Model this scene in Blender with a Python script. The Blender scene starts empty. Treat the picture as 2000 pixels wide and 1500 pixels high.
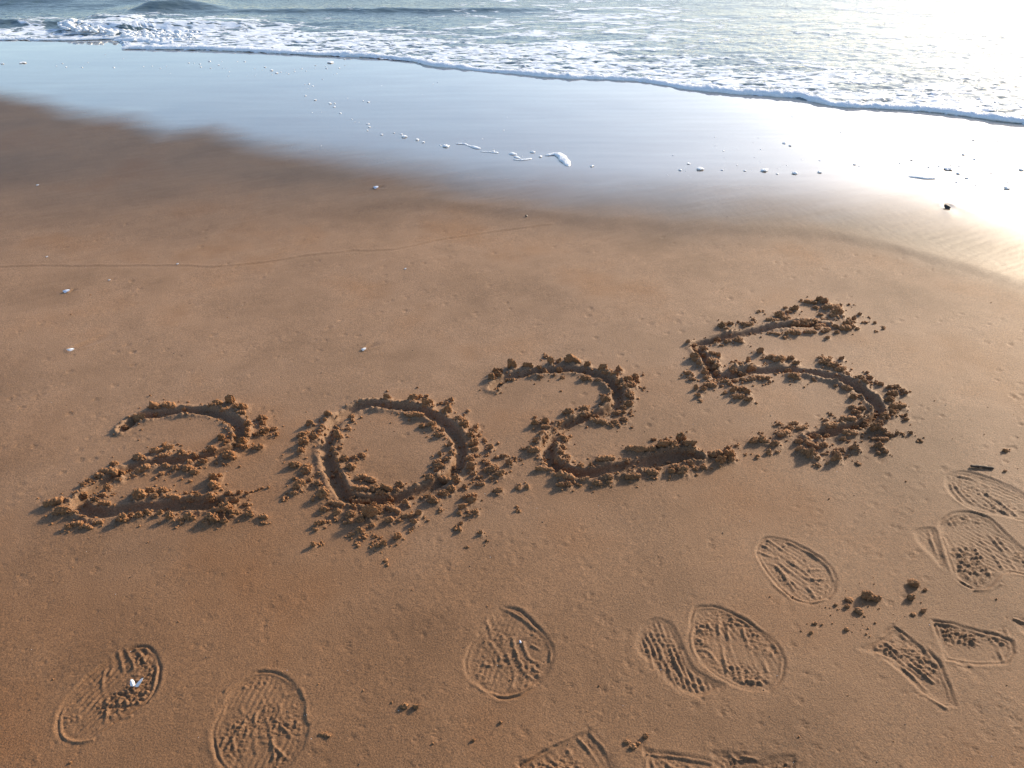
import bpy, bmesh, math, random
import numpy as np
from mathutils import Vector, noise as mnoise

# ------------------------------------------------------------------ camera, sky, sun, exposure
SC = bpy.context.scene
CAM_H, PITCH, FPX = 1.35, math.radians(35.0), 1500.0     # eye height, tilt down, focal length in photo pixels
SUN_AZ, SUN_EL = math.radians(49.0), math.radians(22.5)   # azimuth to the right of the view, elevation

cam_d = bpy.data.cameras.new('camera')
cam = bpy.data.objects.new('camera', cam_d)
SC.collection.objects.link(cam)
cam.location = (0, 0, CAM_H)
cam.rotation_euler = (math.radians(90) - PITCH, 0, 0)
cam_d.sensor_width = 36.0
cam_d.lens = 36.0 * FPX / 2000.0
cam_d.clip_start = 0.02
cam_d.clip_end = 12000
SC.camera = cam

world = bpy.data.worlds.new('World')
SC.world = world
world.use_nodes = True
wn = world.node_tree
wn.nodes.clear()
sky = wn.nodes.new('ShaderNodeTexSky')
sky.sky_type = 'NISHITA'
sky.sun_disc = False
sky.sun_elevation = SUN_EL
sky.sun_rotation = SUN_AZ
sky.altitude = 0
sky.air_density = 1.0
sky.dust_density = 1.45
sky.ozone_density = 1.6
bg = wn.nodes.new('ShaderNodeBackground')
bg.inputs['Strength'].default_value = 0.13
wo = wn.nodes.new('ShaderNodeOutputWorld')
wn.links.new(sky.outputs[0], bg.inputs[0])
wn.links.new(bg.outputs[0], wo.inputs[0])

sun_d = bpy.data.lights.new('sun', 'SUN')
sun_d.energy = 3.7
sun_d.angle = math.radians(5.0)
sun_d.color = (1.0, 0.81, 0.58)
sun = bpy.data.objects.new('sun', sun_d)
SC.collection.objects.link(sun)
to_sun = Vector((math.sin(SUN_AZ) * math.cos(SUN_EL), math.cos(SUN_AZ) * math.cos(SUN_EL), math.sin(SUN_EL)))
sun.rotation_euler = to_sun.to_track_quat('Z', 'Y').to_euler()
sun.location = (6, 8, 5)

SC.view_settings.view_transform = 'Standard'
SC.view_settings.look = 'None'
SC.view_settings.gamma = 1.0
SC.view_settings.use_curve_mapping = False
SC.view_settings.exposure = 0.98
SC.cycles.max_bounces = 6
SC.cycles.use_denoising = True

# ------------------------------------------------------------------ helpers
rng = np.random.default_rng(7)
random.seed(7)
COL = SC.collection
cP, sP = math.cos(PITCH), math.sin(PITCH)


def ground(px, py, z=0.0):
    """photo pixel (2000 x 1500) -> point of the beach at height z"""
    px = np.asarray(px, float); py = np.asarray(py, float)
    a = (px - 1000.0) / FPX
    b = (750.0 - py) / FPX
    dx, dy, dz = a, cP + b * sP, -sP + b * cP
    t = (z - CAM_H) / dz
    return dx * t, dy * t


def pxm(py):
    """pixels per metre (across) at image row py on the beach"""
    x, y = ground(1000.0, py)
    return FPX / (y * cP + CAM_H * sP)


def sstep(e0, e1, x):
    t = np.clip((x - e0) / (e1 - e0), 0, 1)
    return t * t * (3 - 2 * t)


_perm = np.random.default_rng(3).permutation(4096).astype(np.int64)
_ang = np.random.default_rng(4).random(4096) * 2 * np.pi
_gx, _gy = np.cos(_ang), np.sin(_ang)


def pn(x, y, seed=0):
    """2D gradient noise, about -0.7..0.7"""
    xi = np.floor(x).astype(np.int64); yi = np.floor(y).astype(np.int64)
    xf = x - xi; yf = y - yi
    u = xf * xf * xf * (xf * (xf * 6 - 15) + 10)
    v = yf * yf * yf * (yf * (yf * 6 - 15) + 10)

    def g(ix, iy, fx, fy):
        h = _perm[(ix + seed * 131 + _perm[(iy + seed * 57) & 4095]) & 4095]
        return _gx[h] * fx + _gy[h] * fy
    a = g(xi, yi, xf, yf); b = g(xi + 1, yi, xf - 1, yf)
    c = g(xi, yi + 1, xf, yf - 1); d = g(xi + 1, yi + 1, xf - 1, yf - 1)
    return (a + u * (b - a)) * (1 - v) + (c + u * (d - c)) * v


def fbm(x, y, octv=4, seed=0, gain=0.5, lac=2.03):
    s, a = 0.0, 1.0
    for k in range(octv):
        s = s + a * pn(x, y, seed + k * 7)
        x = x * lac + 3.1; y = y * lac + 1.7; a *= gain
    return s


def catmull(pts, step, closed=False):
    P = np.asarray(pts, float)
    n = len(P)
    out = []
    rngk = range(n if closed else n - 1)
    for i in rngk:
        if closed:
            p0, p1, p2, p3 = P[(i - 1) % n], P[i], P[(i + 1) % n], P[(i + 2) % n]
        else:
            p0, p1, p2, p3 = P[max(i - 1, 0)], P[i], P[i + 1], P[min(i + 2, n - 1)]
        m = max(2, int(np.linalg.norm((p2 - p1)[:2]) / step))
        t = np.linspace(0, 1, m, endpoint=False)[:, None]
        out.append(0.5 * ((2 * p1) + (-p0 + p2) * t + (2 * p0 - 5 * p1 + 4 * p2 - p3) * t ** 2 + (-p0 + 3 * p1 - 3 * p2 + p3) * t ** 3))
    if not closed:
        out.append(P[-1:])
    return np.vstack(out)


def seg_dist(X, Y, A, B, extra=None):
    """least distance of points to segments A->B; also which segment, place along it and signed side"""
    best = np.full(X.shape, 1e9); idx = np.zeros(X.shape, int); tt = np.zeros(X.shape); side = np.zeros(X.shape)
    for k in range(len(A)):
        ax, ay = A[k][:2]; bx, by = B[k][:2]
        dx, dy = bx - ax, by - ay
        L2 = dx * dx + dy * dy + 1e-12
        t = np.clip(((X - ax) * dx + (Y - ay) * dy) / L2, 0, 1)
        ex, ey = X - ax - t * dx, Y - ay - t * dy
        d = ex * ex + ey * ey
        m = d < best
        best[m] = d[m]; idx[m] = k; tt[m] = t[m]
        side[m] = (dx * ey - dy * ex)[m]
    return np.sqrt(best), idx, tt, np.sign(side)


def inside_poly(X, Y, P):
    r = np.zeros(X.shape, bool)
    n = len(P)
    for i in range(n):
        x0, y0 = P[i]; x1, y1 = P[(i + 1) % n]
        if y0 == y1:
            continue
        c = ((y0 > Y) != (y1 > Y)) & (X < (x1 - x0) * (Y - y0) / (y1 - y0) + x0)
        r ^= c
    return r


def tag(o, label=None, cat=None, group=None, kind=None):
    if label: o['label'] = label
    if cat: o['category'] = cat
    if group: o['group'] = group
    if kind: o['kind'] = kind
    return o


def mesh_from(name, V, F, smooth=True):
    """V (n,3), F (m,3) or (m,4) arrays"""
    me = bpy.data.meshes.new(name)
    V = np.ascontiguousarray(V, np.float32); F = np.ascontiguousarray(F, np.int32)
    k = F.shape[1]
    me.vertices.add(len(V)); me.vertices.foreach_set('co', V.ravel())
    me.loops.add(F.size); me.loops.foreach_set('vertex_index', F.ravel())
    me.polygons.add(len(F))
    me.polygons.foreach_set('loop_start', np.arange(0, F.size, k, dtype=np.int32))
    me.polygons.foreach_set('loop_total', np.full(len(F), k, np.int32))
    me.update(calc_edges=True)
    if smooth:
        me.polygons.foreach_set('use_smooth', np.ones(len(F), bool))
    return me


def obj(name, me, mat, parent=None, loc=(0, 0, 0)):
    o = bpy.data.objects.new(name, me)
    COL.objects.link(o)
    if mat is not None and not me.materials:
        me.materials.append(mat)
    o.location = loc
    if parent is not None:
        o.parent = parent
    return o


def empty(name, loc):
    o = bpy.data.objects.new(name, None)
    COL.objects.link(o)
    o.empty_display_size = 0.05
    o.location = loc
    return o


# ------------------------------------------------------------------ materials
def newmat(name):
    m = bpy.data.materials.new(name); m.use_nodes = True
    nt = m.node_tree
    return m, nt, nt.nodes['Principled BSDF'], nt.links


def nd(nt, t, **kw):
    n = nt.nodes.new(t)
    for k, v in kw.items():
        if k in n.inputs:
            n.inputs[k].default_value = v
        else:
            setattr(n, k, v)
    return n


def ramp(nt, fac, stops):
    r = nt.nodes.new('ShaderNodeValToRGB')
    el = r.color_ramp.elements
    while len(el) < len(stops):
        el.new(0.5)
    for e, (p, c) in zip(el, stops):
        e.position = p; e.color = c if len(c) == 4 else (*c, 1)
    nt.links.new(fac, r.inputs[0])
    return r.outputs[0]


def mth(nt, op, a, b=None, clamp=False):
    n = nt.nodes.new('ShaderNodeMath'); n.operation = op; n.use_clamp = clamp
    for i, v in enumerate((a, b)):
        if v is None: continue
        if isinstance(v, (int, float)): n.inputs[i].default_value = v
        else: nt.links.new(v, n.inputs[i])
    return n.outputs[0]


def mixc(nt, fac, a, b, mode='MIX'):
    n = nt.nodes.new('ShaderNodeMix'); n.data_type = 'RGBA'; n.blend_type = mode
    for s, v in ((n.inputs[0], fac), (n.inputs[6], a), (n.inputs[7], b)):
        if isinstance(v, (int, float)): s.default_value = v
        elif isinstance(v, tuple): s.default_value = (*v, 1) if len(v) == 3 else v
        else: nt.links.new(v, s)
    return n.outputs[2]


def mixf(nt, fac, a, b):
    n = nt.nodes.new('ShaderNodeMix'); n.data_type = 'FLOAT'
    for s, v in ((n.inputs[0], fac), (n.inputs[2], a), (n.inputs[3], b)):
        if isinstance(v, (int, float)): s.default_value = v
        else: nt.links.new(v, s)
    return n.outputs[0]


def noise_tex(nt, vec, scale, detail=2.0, rough=0.5, dist=0.0):
    n = nt.nodes.new('ShaderNodeTexNoise')
    n.inputs['Scale'].default_value = scale; n.inputs['Detail'].default_value = detail
    n.inputs['Roughness'].default_value = rough; n.inputs['Distortion'].default_value = dist
    nt.links.new(vec, n.inputs['Vector'])
    return n.outputs['Fac']


SAND_A, SAND_B, SAND_C = (0.112, 0.055, 0.022), (0.172, 0.089, 0.040), (0.160, 0.068, 0.021)


def sand_material(name, terrain=True):
    m, nt, p, L = newmat(name)
    pos = nd(nt, 'ShaderNodeNewGeometry').outputs['Position']
    big = noise_tex(nt, pos, 2.2, 3, 0.55)
    mid = noise_tex(nt, pos, 14.0, 4, 0.6)
    grain = noise_tex(nt, pos, 300.0, 2, 0.75)
    grain2 = noise_tex(nt, pos, 900.0, 1, 0.5)
    c = ramp(nt, big, [(0.30, SAND_A), (0.52, SAND_B), (0.72, SAND_C)])
    c = mixc(nt, 0.35, c, ramp(nt, mid, [(0.3, SAND_A), (0.7, SAND_B)]))
    g = ramp(nt, grain, [(0.28, (0.35, 0.33, 0.32)), (0.5, (1, 1, 1)), (0.74, (1.8, 1.75, 1.7))])
    c = mixc(nt, 0.75, c, mixc(nt, 1.0, c, g, 'MULTIPLY'))
    speck = ramp(nt, grain2, [(0.0, (0, 0, 0)), (0.70, (0, 0, 0)), (0.76, (1, 1, 1))])
    c = mixc(nt, mth(nt, 'MULTIPLY', speck, 0.25), c, (0.75, 0.66, 0.56))
    if terrain:
        at = nd(nt, 'ShaderNodeAttribute', attribute_name='film').outputs['Fac']
        sm = nd(nt, 'ShaderNodeAttribute', attribute_name='soak').outputs['Fac']
        dr = nd(nt, 'ShaderNodeAttribute', attribute_name='grazing_lift').outputs['Fac']
        c = mixc(nt, dr, c, mixc(nt, 1.0, c, (1.34, 1.58, 2.05), 'MULTIPLY'))  # farther sand painted paler, standing in for brightening at a grazing view
        L.new(mixc(nt, sm, c, mixc(nt, 1.0, c, (0.58, 0.70, 0.82), 'MULTIPLY')), p.inputs['Base Color'])
        L.new(mixf(nt, at, mixf(nt, sm, 0.74, 0.50), 0.60), p.inputs['Roughness'])
        p.inputs['IOR'].default_value = 1.40
        L.new(mixf(nt, at, mixf(nt, sm, 0.55, 0.60), 0.10), p.inputs['Specular IOR Level'])
        gl = nd(nt, 'ShaderNodeBsdfGlossy'); gl.inputs['Roughness'].default_value = 0.03
        gl.inputs['Color'].default_value = (1.0, 0.955, 0.905, 1)
        fr_ = nd(nt, 'ShaderNodeFresnel'); fr_.inputs['IOR'].default_value = 1.9
        mxs = nd(nt, 'ShaderNodeMixShader')
        L.new(mth(nt, 'MULTIPLY', mth(nt, 'MULTIPLY', fr_.outputs[0], 1.85, True), at), mxs.inputs[0])
        L.new(p.outputs[0], mxs.inputs[1]); L.new(gl.outputs[0], mxs.inputs[2])
        L.new(mxs.outputs[0], nt.nodes['Material Output'].inputs['Surface'])
        amt = mixf(nt, sm, 1.0, 0.35)
        amt = mth(nt, 'MULTIPLY', amt, mixf(nt, at, 1.0, 0.03))
    else:
        L.new(mixc(nt, 1.0, c, (1.65, 1.56, 1.48), 'MULTIPLY'), p.inputs['Base Color'])
        p.inputs['Roughness'].default_value = 0.8
        p.inputs['IOR'].default_value = 1.40
        amt = None
    h = mth(nt, 'ADD', mth(nt, 'MULTIPLY', grain, 0.0010 if terrain else 0.0022), mth(nt, 'MULTIPLY', noise_tex(nt, pos, 130.0, 3, 0.6), 0.0007 if terrain else 0.0050))
    b = nd(nt, 'ShaderNodeBump'); b.inputs['Distance'].default_value = 1.0
    b.inputs['Strength'].default_value = 0.9
    if amt is not None:
        h = mth(nt, 'MULTIPLY', h, amt)
    L.new(h, b.inputs['Height']); L.new(b.outputs[0], p.inputs['Normal'])
    return m


M_SAND = sand_material('wet_beach_sand', True)
M_CLUMP = sand_material('crumbled_sand', False)


def foam_material():
    m, nt, p, L = newmat('sea_foam')
    pos = nd(nt, 'ShaderNodeNewGeometry').outputs['Position']
    n = noise_tex(nt, pos, 90.0, 3, 0.6)
    L.new(ramp(nt, n, [(0.3, (0.62, 0.70, 0.78)), (0.6, (0.76, 0.80, 0.84))]), p.inputs['Base Color'])
    p.inputs['Roughness'].default_value = 0.55
    p.inputs['Subsurface Weight'].default_value = 0.25
    p.inputs['Subsurface Radius'].default_value = (0.02, 0.02, 0.02)
    p.inputs['Subsurface Scale'].default_value = 0.5
    v = nd(nt, 'ShaderNodeTexVoronoi'); v.inputs['Scale'].default_value = 110.0
    L.new(pos, v.inputs['Vector'])
    b = nd(nt, 'ShaderNodeBump'); b.inputs['Distance'].default_value = 0.006; b.inputs['Strength'].default_value = 0.5
    L.new(mth(nt, 'ADD', v.outputs['Distance'], n), b.inputs['Height']); L.new(b.outputs[0], p.inputs['Normal'])
    return m


M_FOAM = foam_material()


def sea_material():
    m, nt, p, L = newmat('sea_water')
    pos = nd(nt, 'ShaderNodeNewGeometry').outputs['Position']
    dens = nd(nt, 'ShaderNodeAttribute', attribute_name='foam').outputs['Fac']
    mp = nd(nt, 'ShaderNodeMapping'); mp.inputs['Scale'].default_value = (0.36, 1.0, 1.0)
    mp.inputs['Rotation'].default_value = (0, 0, math.radians(-8))
    L.new(pos, mp.inputs['Vector'])
    wv = mp.outputs[0]
    # lace: cell edges of warped voronoi at two sizes
    warp = nd(nt, 'ShaderNodeTexNoise'); warp.inputs['Scale'].default_value = 5.0; warp.inputs['Detail'].default_value = 3
    L.new(wv, warp.inputs['Vector'])
    va = nd(nt, 'ShaderNodeVectorMath', operation='MULTIPLY_ADD')
    va.inputs[1].default_value = (0.30, 0.30, 0.0)
    L.new(warp.outputs['Color'], va.inputs[0]); L.new(wv, va.inputs[2])

    def lace(scale):
        v = nd(nt, 'ShaderNodeTexVoronoi'); v.feature = 'DISTANCE_TO_EDGE'; v.inputs['Scale'].default_value = scale
        L.new(va.outputs[0], v.inputs['Vector'])
        return v.outputs['Distance']
    l1, l2 = lace(3.6), lace(9.0)
    patch = noise_tex(nt, wv, 2.3, 4, 0.6, 0.4)
    fine = noise_tex(nt, wv, 26.0, 3, 0.6)
    # amount of foam: density + patchiness, minus distance from the lace lines
    s = mth(nt, 'ADD', mth(nt, 'MULTIPLY', dens, 1.25), mth(nt, 'MULTIPLY', patch, 0.95))
    s = mth(nt, 'SUBTRACT', s, mth(nt, 'MULTIPLY', l1, 2.0))
    s = mth(nt, 'SUBTRACT', s, mth(nt, 'MULTIPLY', l2, 0.9))
    s = mth(nt, 'ADD', s, mth(nt, 'MULTIPLY', fine, 0.55))
    f = ramp(nt, s, [(0.80, (0, 0, 0)), (1.08, (1, 1, 1))])
    nearf = nd(nt, 'ShaderNodeAttribute', attribute_name='near').outputs['Fac']
    holes = ramp(nt, mth(nt, 'ADD', noise_tex(nt, wv, 21.0, 2, 0.55, 0.6), mth(nt, 'MULTIPLY', mth(nt, 'SUBTRACT', nearf, 1.0), 0.10)), [(0.50, (1, 1, 1)), (0.60, (0, 0, 0))])
    f = mth(nt, 'MULTIPLY', f, holes)
    depth = noise_tex(nt, wv, 1.3, 2, 0.5)
    wc = ramp(nt, depth, [(0.3, (0.055, 0.095, 0.110)), (0.7, (0.10, 0.14, 0.15))])
    L.new(mixc(nt, f, wc, (0.68, 0.75, 0.83)), p.inputs['Base Color'])
    L.new(mixf(nt, f, 0.07, 0.55), p.inputs['Roughness'])
    p.inputs['IOR'].default_value = 1.55
    b = nd(nt, 'ShaderNodeBump'); b.inputs['Distance'].default_value = 1.0; b.inputs['Strength'].default_value = 1.0
    h = mth(nt, 'MULTIPLY', f, 0.006)
    h = mth(nt, 'ADD', h, mth(nt, 'MULTIPLY', fine, 0.006))
    h = mth(nt, 'ADD', h, mth(nt, 'MULTIPLY', noise_tex(nt, wv, 60.0, 2, 0.5), 0.0016))
    L.new(h, b.inputs['Height']); L.new(b.outputs[0], p.inputs['Normal'])
    return m


M_SEA = sea_material()


def shell_material(name, c1, c2, rough=0.35):
    m, nt, p, L = newmat(name)
    tc = nd(nt, 'ShaderNodeTexCoord').outputs['Object']
    w = nd(nt, 'ShaderNodeTexWave'); w.inputs['Scale'].default_value = 2.2; w.inputs['Distortion'].default_value = 2.0
    L.new(tc, w.inputs['Vector'])
    L.new(ramp(nt, w.outputs['Fac'], [(0.2, c1), (0.8, c2)]), p.inputs['Base Color'])
    p.inputs['Roughness'].default_value = rough
    return m


M_SHELL = shell_material('white_shell', (0.66, 0.68, 0.72), (0.76, 0.75, 0.73))
M_SHELLBLUE = shell_material('blue_shell', (0.42, 0.50, 0.68), (0.74, 0.78, 0.86))
M_DARK = shell_material('dark_shell', (0.020, 0.016, 0.014), (0.055, 0.040, 0.030), 0.5)


def wood_material():
    m, nt, p, L = newmat('driftwood')
    tc = nd(nt, 'ShaderNodeTexCoord').outputs['Object']
    mp = nd(nt, 'ShaderNodeMapping'); mp.inputs['Scale'].default_value = (1, 12, 12)
    L.new(tc, mp.inputs['Vector'])
    n = noise_tex(nt, mp.outputs[0], 40.0, 3, 0.6)
    L.new(ramp(nt, n, [(0.3, (0.035, 0.020, 0.012)), (0.7, (0.10, 0.055, 0.030))]), p.inputs['Base Color'])
    p.inputs['Roughness'].default_value = 0.7
    b = nd(nt, 'ShaderNodeBump'); b.inputs['Distance'].default_value = 0.002
    L.new(n, b.inputs['Height']); L.new(b.outputs[0], p.inputs['Normal'])
    return m


M_WOOD = wood_material()

# ------------------------------------------------------------------ the beach as one height field
ypx = np.arange(1565.0, 40.0, -1.66)
rows_y = ground(np.full(ypx.shape, 1000.0), ypx)[1]
back = np.array([-250, -60, -15, -5, -2, -0.9, -0.3, 0.1, 0.33])
front = np.array([rows_y[-1] + d for d in (0.4, 1.2, 3, 8, 20, 60)])
YR = np.concatenate([back[back < rows_y[0] - 0.05], rows_y, front])
U = np.concatenate([[-90, -25, -8, -3.5, -2, -1.45, -1.15], np.linspace(-1, 1, 940), [1.15, 1.45, 2, 3.5, 8, 25, 90]])
HW = np.maximum((1000 / FPX) * (YR * cP + CAM_H * sP) * 1.16, 1.0)
NR, NC = len(YR), len(U)
X = U[None, :] * HW[:, None]
Y = np.repeat(YR[:, None], NC, axis=1)
Z = np.zeros_like(X)


def window(x0, x1, y0, y1):
    """grid slice that covers a box of the beach"""
    r0 = max(np.searchsorted(YR, y0) - 1, 0); r1 = min(np.searchsorted(YR, y1) + 1, NR)
    hmin, hmax = HW[r0:r1].min(), HW[r0:r1].max()
    lo = min(x0 / hmin, x0 / hmax); hi = max(x1 / hmin, x1 / hmax)
    c0 = max(np.searchsorted(U, lo) - 1, 0); c1 = min(np.searchsorted(U, hi) + 1, NC)
    return slice(r0, r1), slice(c0, c1)


def height_at(x, y):
    r = int(np.clip(np.searchsorted(YR, y) - 1, 0, NR - 2))
    t = (y - YR[r]) / (YR[r + 1] - YR[r])
    hw = HW[r] + t * (HW[r + 1] - HW[r])
    u = x / hw
    c = int(np.clip(np.searchsorted(U, u) - 1, 0, NC - 2))
    s = (u - U[c]) / (U[c + 1] - U[c])
    return float((Z[r, c] * (1 - s) + Z[r, c + 1] * s) * (1 - t) + (Z[r + 1, c] * (1 - s) + Z[r + 1, c + 1] * s) * t)


def world_curve(pts):
    P = np.array(pts, float)
    x, y = ground(P[:, 0], P[:, 1])
    o = np.argsort(x)
    return x[o], y[o]


# edge of the water film, edge of the soaked sand, edge of the swash
FILM = world_curve([(-500, 150), (-150, 172), (0, 190), (80, 208), (120, 226), (240, 240), (320, 265), (400, 262), (480, 288), (600, 308), (750, 334), (900, 372), (1100, 396), (1300, 408), (1500, 402), (1700, 414), (1850, 430), (2000, 470), (2300, 550)])
FILMW = world_curve([(-500, 150), (0, 190), (500, 290), (900, 343), (1300, 366), (1700, 405), (2000, 480)])
SOAK = world_curve([(-500, 420), (0, 420), (200, 420), (400, 415), (600, 405), (750, 398), (850, 402), (1000, 420), (1200, 440), (1400, 448), (1600, 462), (1750, 486), (2000, 560), (2300, 640)])
FRONT_PX = [(-700, 98), (-300, 87), (0, 79), (115, 80), (226, 77), (236, 86), (243, 96), (330, 97), (440, 100), (600, 108), (720, 113), (800, 120), (840, 130), (900, 137), (1000, 147), (1100, 155), (1230, 160), (1300, 170), (1350, 178), (1450, 187), (1550, 193), (1620, 207), (1700, 213), (1800, 218), (1900, 230), (2000, 243), (2250, 270), (2700, 300)]
FRONT = world_curve(FRONT_PX)


def fy(c, x):
    return np.interp(x, c[0], c[1])


wob = 0.10 * fbm(X * 1.6, Y * 1.6, 4, 11)
fw = np.interp(X, FILMW[0], np.array([0.30, 0.30, 0.34, 0.52, 0.60, 0.60, 0.60]))
film = sstep(-fw * 0.5, fw, Y - fy(FILM, X) + wob * 0.5 + 0.06 * fbm(X * 2.2 + 0.8 * Y, Y * 9.0 - 2.5 * X, 3, 12))
sw = np.interp(X, [-1.5, 0.0, 1.0], [0.75, 0.32, 0.25])
soak = np.maximum(sstep(-sw, sw, Y - fy(SOAK, X) + wob) * 0.92, film)
fr = fy(FRONT, X)
under = np.clip(Y - fr, 0, None)

dry = 1 - soak
Z += 0.010 * fbm(X * 0.7, Y * 0.9, 3, 21) * (0.25 + 0.75 * dry)
Z += 0.0010 * fbm(X * 6.0, Y * 6.0, 3, 22) * (0.05 + 0.95 * dry)
# fine streaks left by the backwash, running up and to the right
ca, sa = math.cos(math.radians(28)), math.sin(math.radians(28))
st_u, st_v = X * ca + Y * sa, -X * sa + Y * ca
Z += 0.0006 * fbm(st_u * 5.0, st_v * 42.0, 3, 23) * (1 - film) * (0.35 + 0.65 * sstep(-0.2, 0.5, Y - fy(SOAK, X) + 0.9)) * sstep(0.4, 1.0, Y)
Z += 0.00020 * fbm(X * 70, Y * 70, 2, 24) * (1 - film)
# a low lip where the last soaked sheet ended
dS = Y - fy(SOAK, X) + wob * 0.5
Z += 0.003 * np.exp(-(dS / 0.16) ** 2) * (1 - film)
Z += 0.007 * sstep(-0.07, 0.07, dS) * sstep(-0.9, -0.2, X) * sstep(2.6, 1.4, X)
# rill marks in the soaked sand on the sunny side
rm = np.exp(-((Y - fy(SOAK, X) - 0.20) / 0.34) ** 2) * sstep(0.2, 1.2, X)
Z += 0.00035 * fbm((X + 0.25 * Y) * 60.0, (Y - 0.3 * X) * 9.0, 3, 25) * rm
Z -= 0.05 * np.clip(under, 0, None) * sstep(0.0, 0.6, under)
Z += 0.00025 * fbm(X * 1.5, Y * 14, 3, 26) * film

# the thread-thin swash line
LINE = world_curve([(-300, 530), (0, 519), (60, 517), (130, 516), (240, 516), (330, 515), (420, 518), (520, 509), (600, 497), (690, 489), (770, 487), (850, 468), (930, 455), (1010, 445), (1080, 437)])
dl = Y - fy(LINE, X) - 0.010 * fbm(X * 9, Y * 0, 3, 27)
lm = (X > LINE[0][0]) & (X < LINE[0][-1])
Z += np.where(lm, 0.0017 * np.exp(-(dl / 0.006) ** 2) - 0.0011 * np.exp(-((dl + 0.012) / 0.007) ** 2), 0.0) * (0.5 + 0.5 * sstep(1.4, 0.2, X))

# bird tracks: three short toes pressed into the sand
def stamp(x, y, ang, s, depth):
    R = 0.024 * s
    rs, cs = window(x - R, x + R, y - R, y + R)
    gx, gy = X[rs, cs] - x, Y[rs, cs] - y
    e = np.zeros_like(gx)
    for da in (-0.62, 0.0, 0.62):
        a = ang + da
        ln = (0.017 if da == 0 else 0.014) * s
        t = np.clip(gx * math.cos(a) + gy * math.sin(a), 0, ln)
        d2 = (gx - t * math.cos(a)) ** 2 + (gy - t * math.sin(a)) ** 2
        e = np.maximum(e, np.exp(-d2 / (0.0030 * s) ** 2) * (0.45 + 0.55 * t / ln))
    rim = np.exp(-((np.hypot(gx, gy) - 0.018 * s) / 0.006) ** 2)
    Z[rs, cs] += -depth * e + 0.0003 * rim * (1 - e)


tr = np.random.default_rng(19)
for k in range(330):                                   # walks of a few steps each
    px, py = tr.uniform(-150, 2150), 470 + 1080 * tr.random() ** 1.25
    if py < 640 and px < 420 and tr.random() < 0.6: continue
    x, y = ground(px, py)
    a = tr.uniform(0, 2 * math.pi)
    for s in range(tr.integers(1, 5)):
        if fy(SOAK, x) - y > 0.05 and y > 0.5:
            stamp(x, y, a + tr.normal(0, 0.2), tr.uniform(0.6, 1.0), tr.uniform(0.0005, 0.0018) * (0.7 if y < 1.5 else 1.5))
        x += 0.07 * math.cos(a) + tr.normal(0, 0.012); y += 0.07 * math.sin(a) + tr.normal(0, 0.012)
        a += tr.normal(0, 0.25)
for k in range(500):                                   # pin holes and dimples
    px, py = tr.uniform(-100, 2100), 480 + 1060 * tr.random()
    x, y = ground(px, py)
    r = tr.uniform(0.002, 0.006)
    rs, cs = window(x - 3 * r, x + 3 * r, y - 3 * r, y + 3 * r)
    Z[rs, cs] -= tr.uniform(0.0005, 0.0018) * np.exp(-((X[rs, cs] - x) ** 2 + (Y[rs, cs] - y) ** 2) / r ** 2)

# scour trails behind shells
def trail(px, py, qx, qy, w, depth):
    x0, y0 = ground(px, py); x1, y1 = ground(qx, qy)
    rs, cs = window(min(x0, x1) - .05, max(x0, x1) + .05, min(y0, y1) - .05, max(y0, y1) + .05)
    d, i, t, sd = seg_dist(X[rs, cs], Y[rs, cs], [(x0, y0)], [(x1, y1)])
    ww = w * (1 + 1.4 * t)
    Z[rs, cs] += (-depth * np.exp(-(d / ww) ** 2) + 0.5 * depth * np.exp(-((d - 1.6 * ww) / (0.6 * ww)) ** 2)) * (1 - t) ** 0.8


for a in ((140, 682, 226, 650, .010, .005), (138, 569, 150, 563, .006, .004), (716, 679, 740, 668, .007, .005), (740, 368, 752, 366, .01, .004),
          (1850, 403, 1895, 430, .02, .0015), (1850, 403, 1815, 425, .02, .0015), (218, 545, 226, 543, .006, .003)):
    trail(*a)

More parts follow.
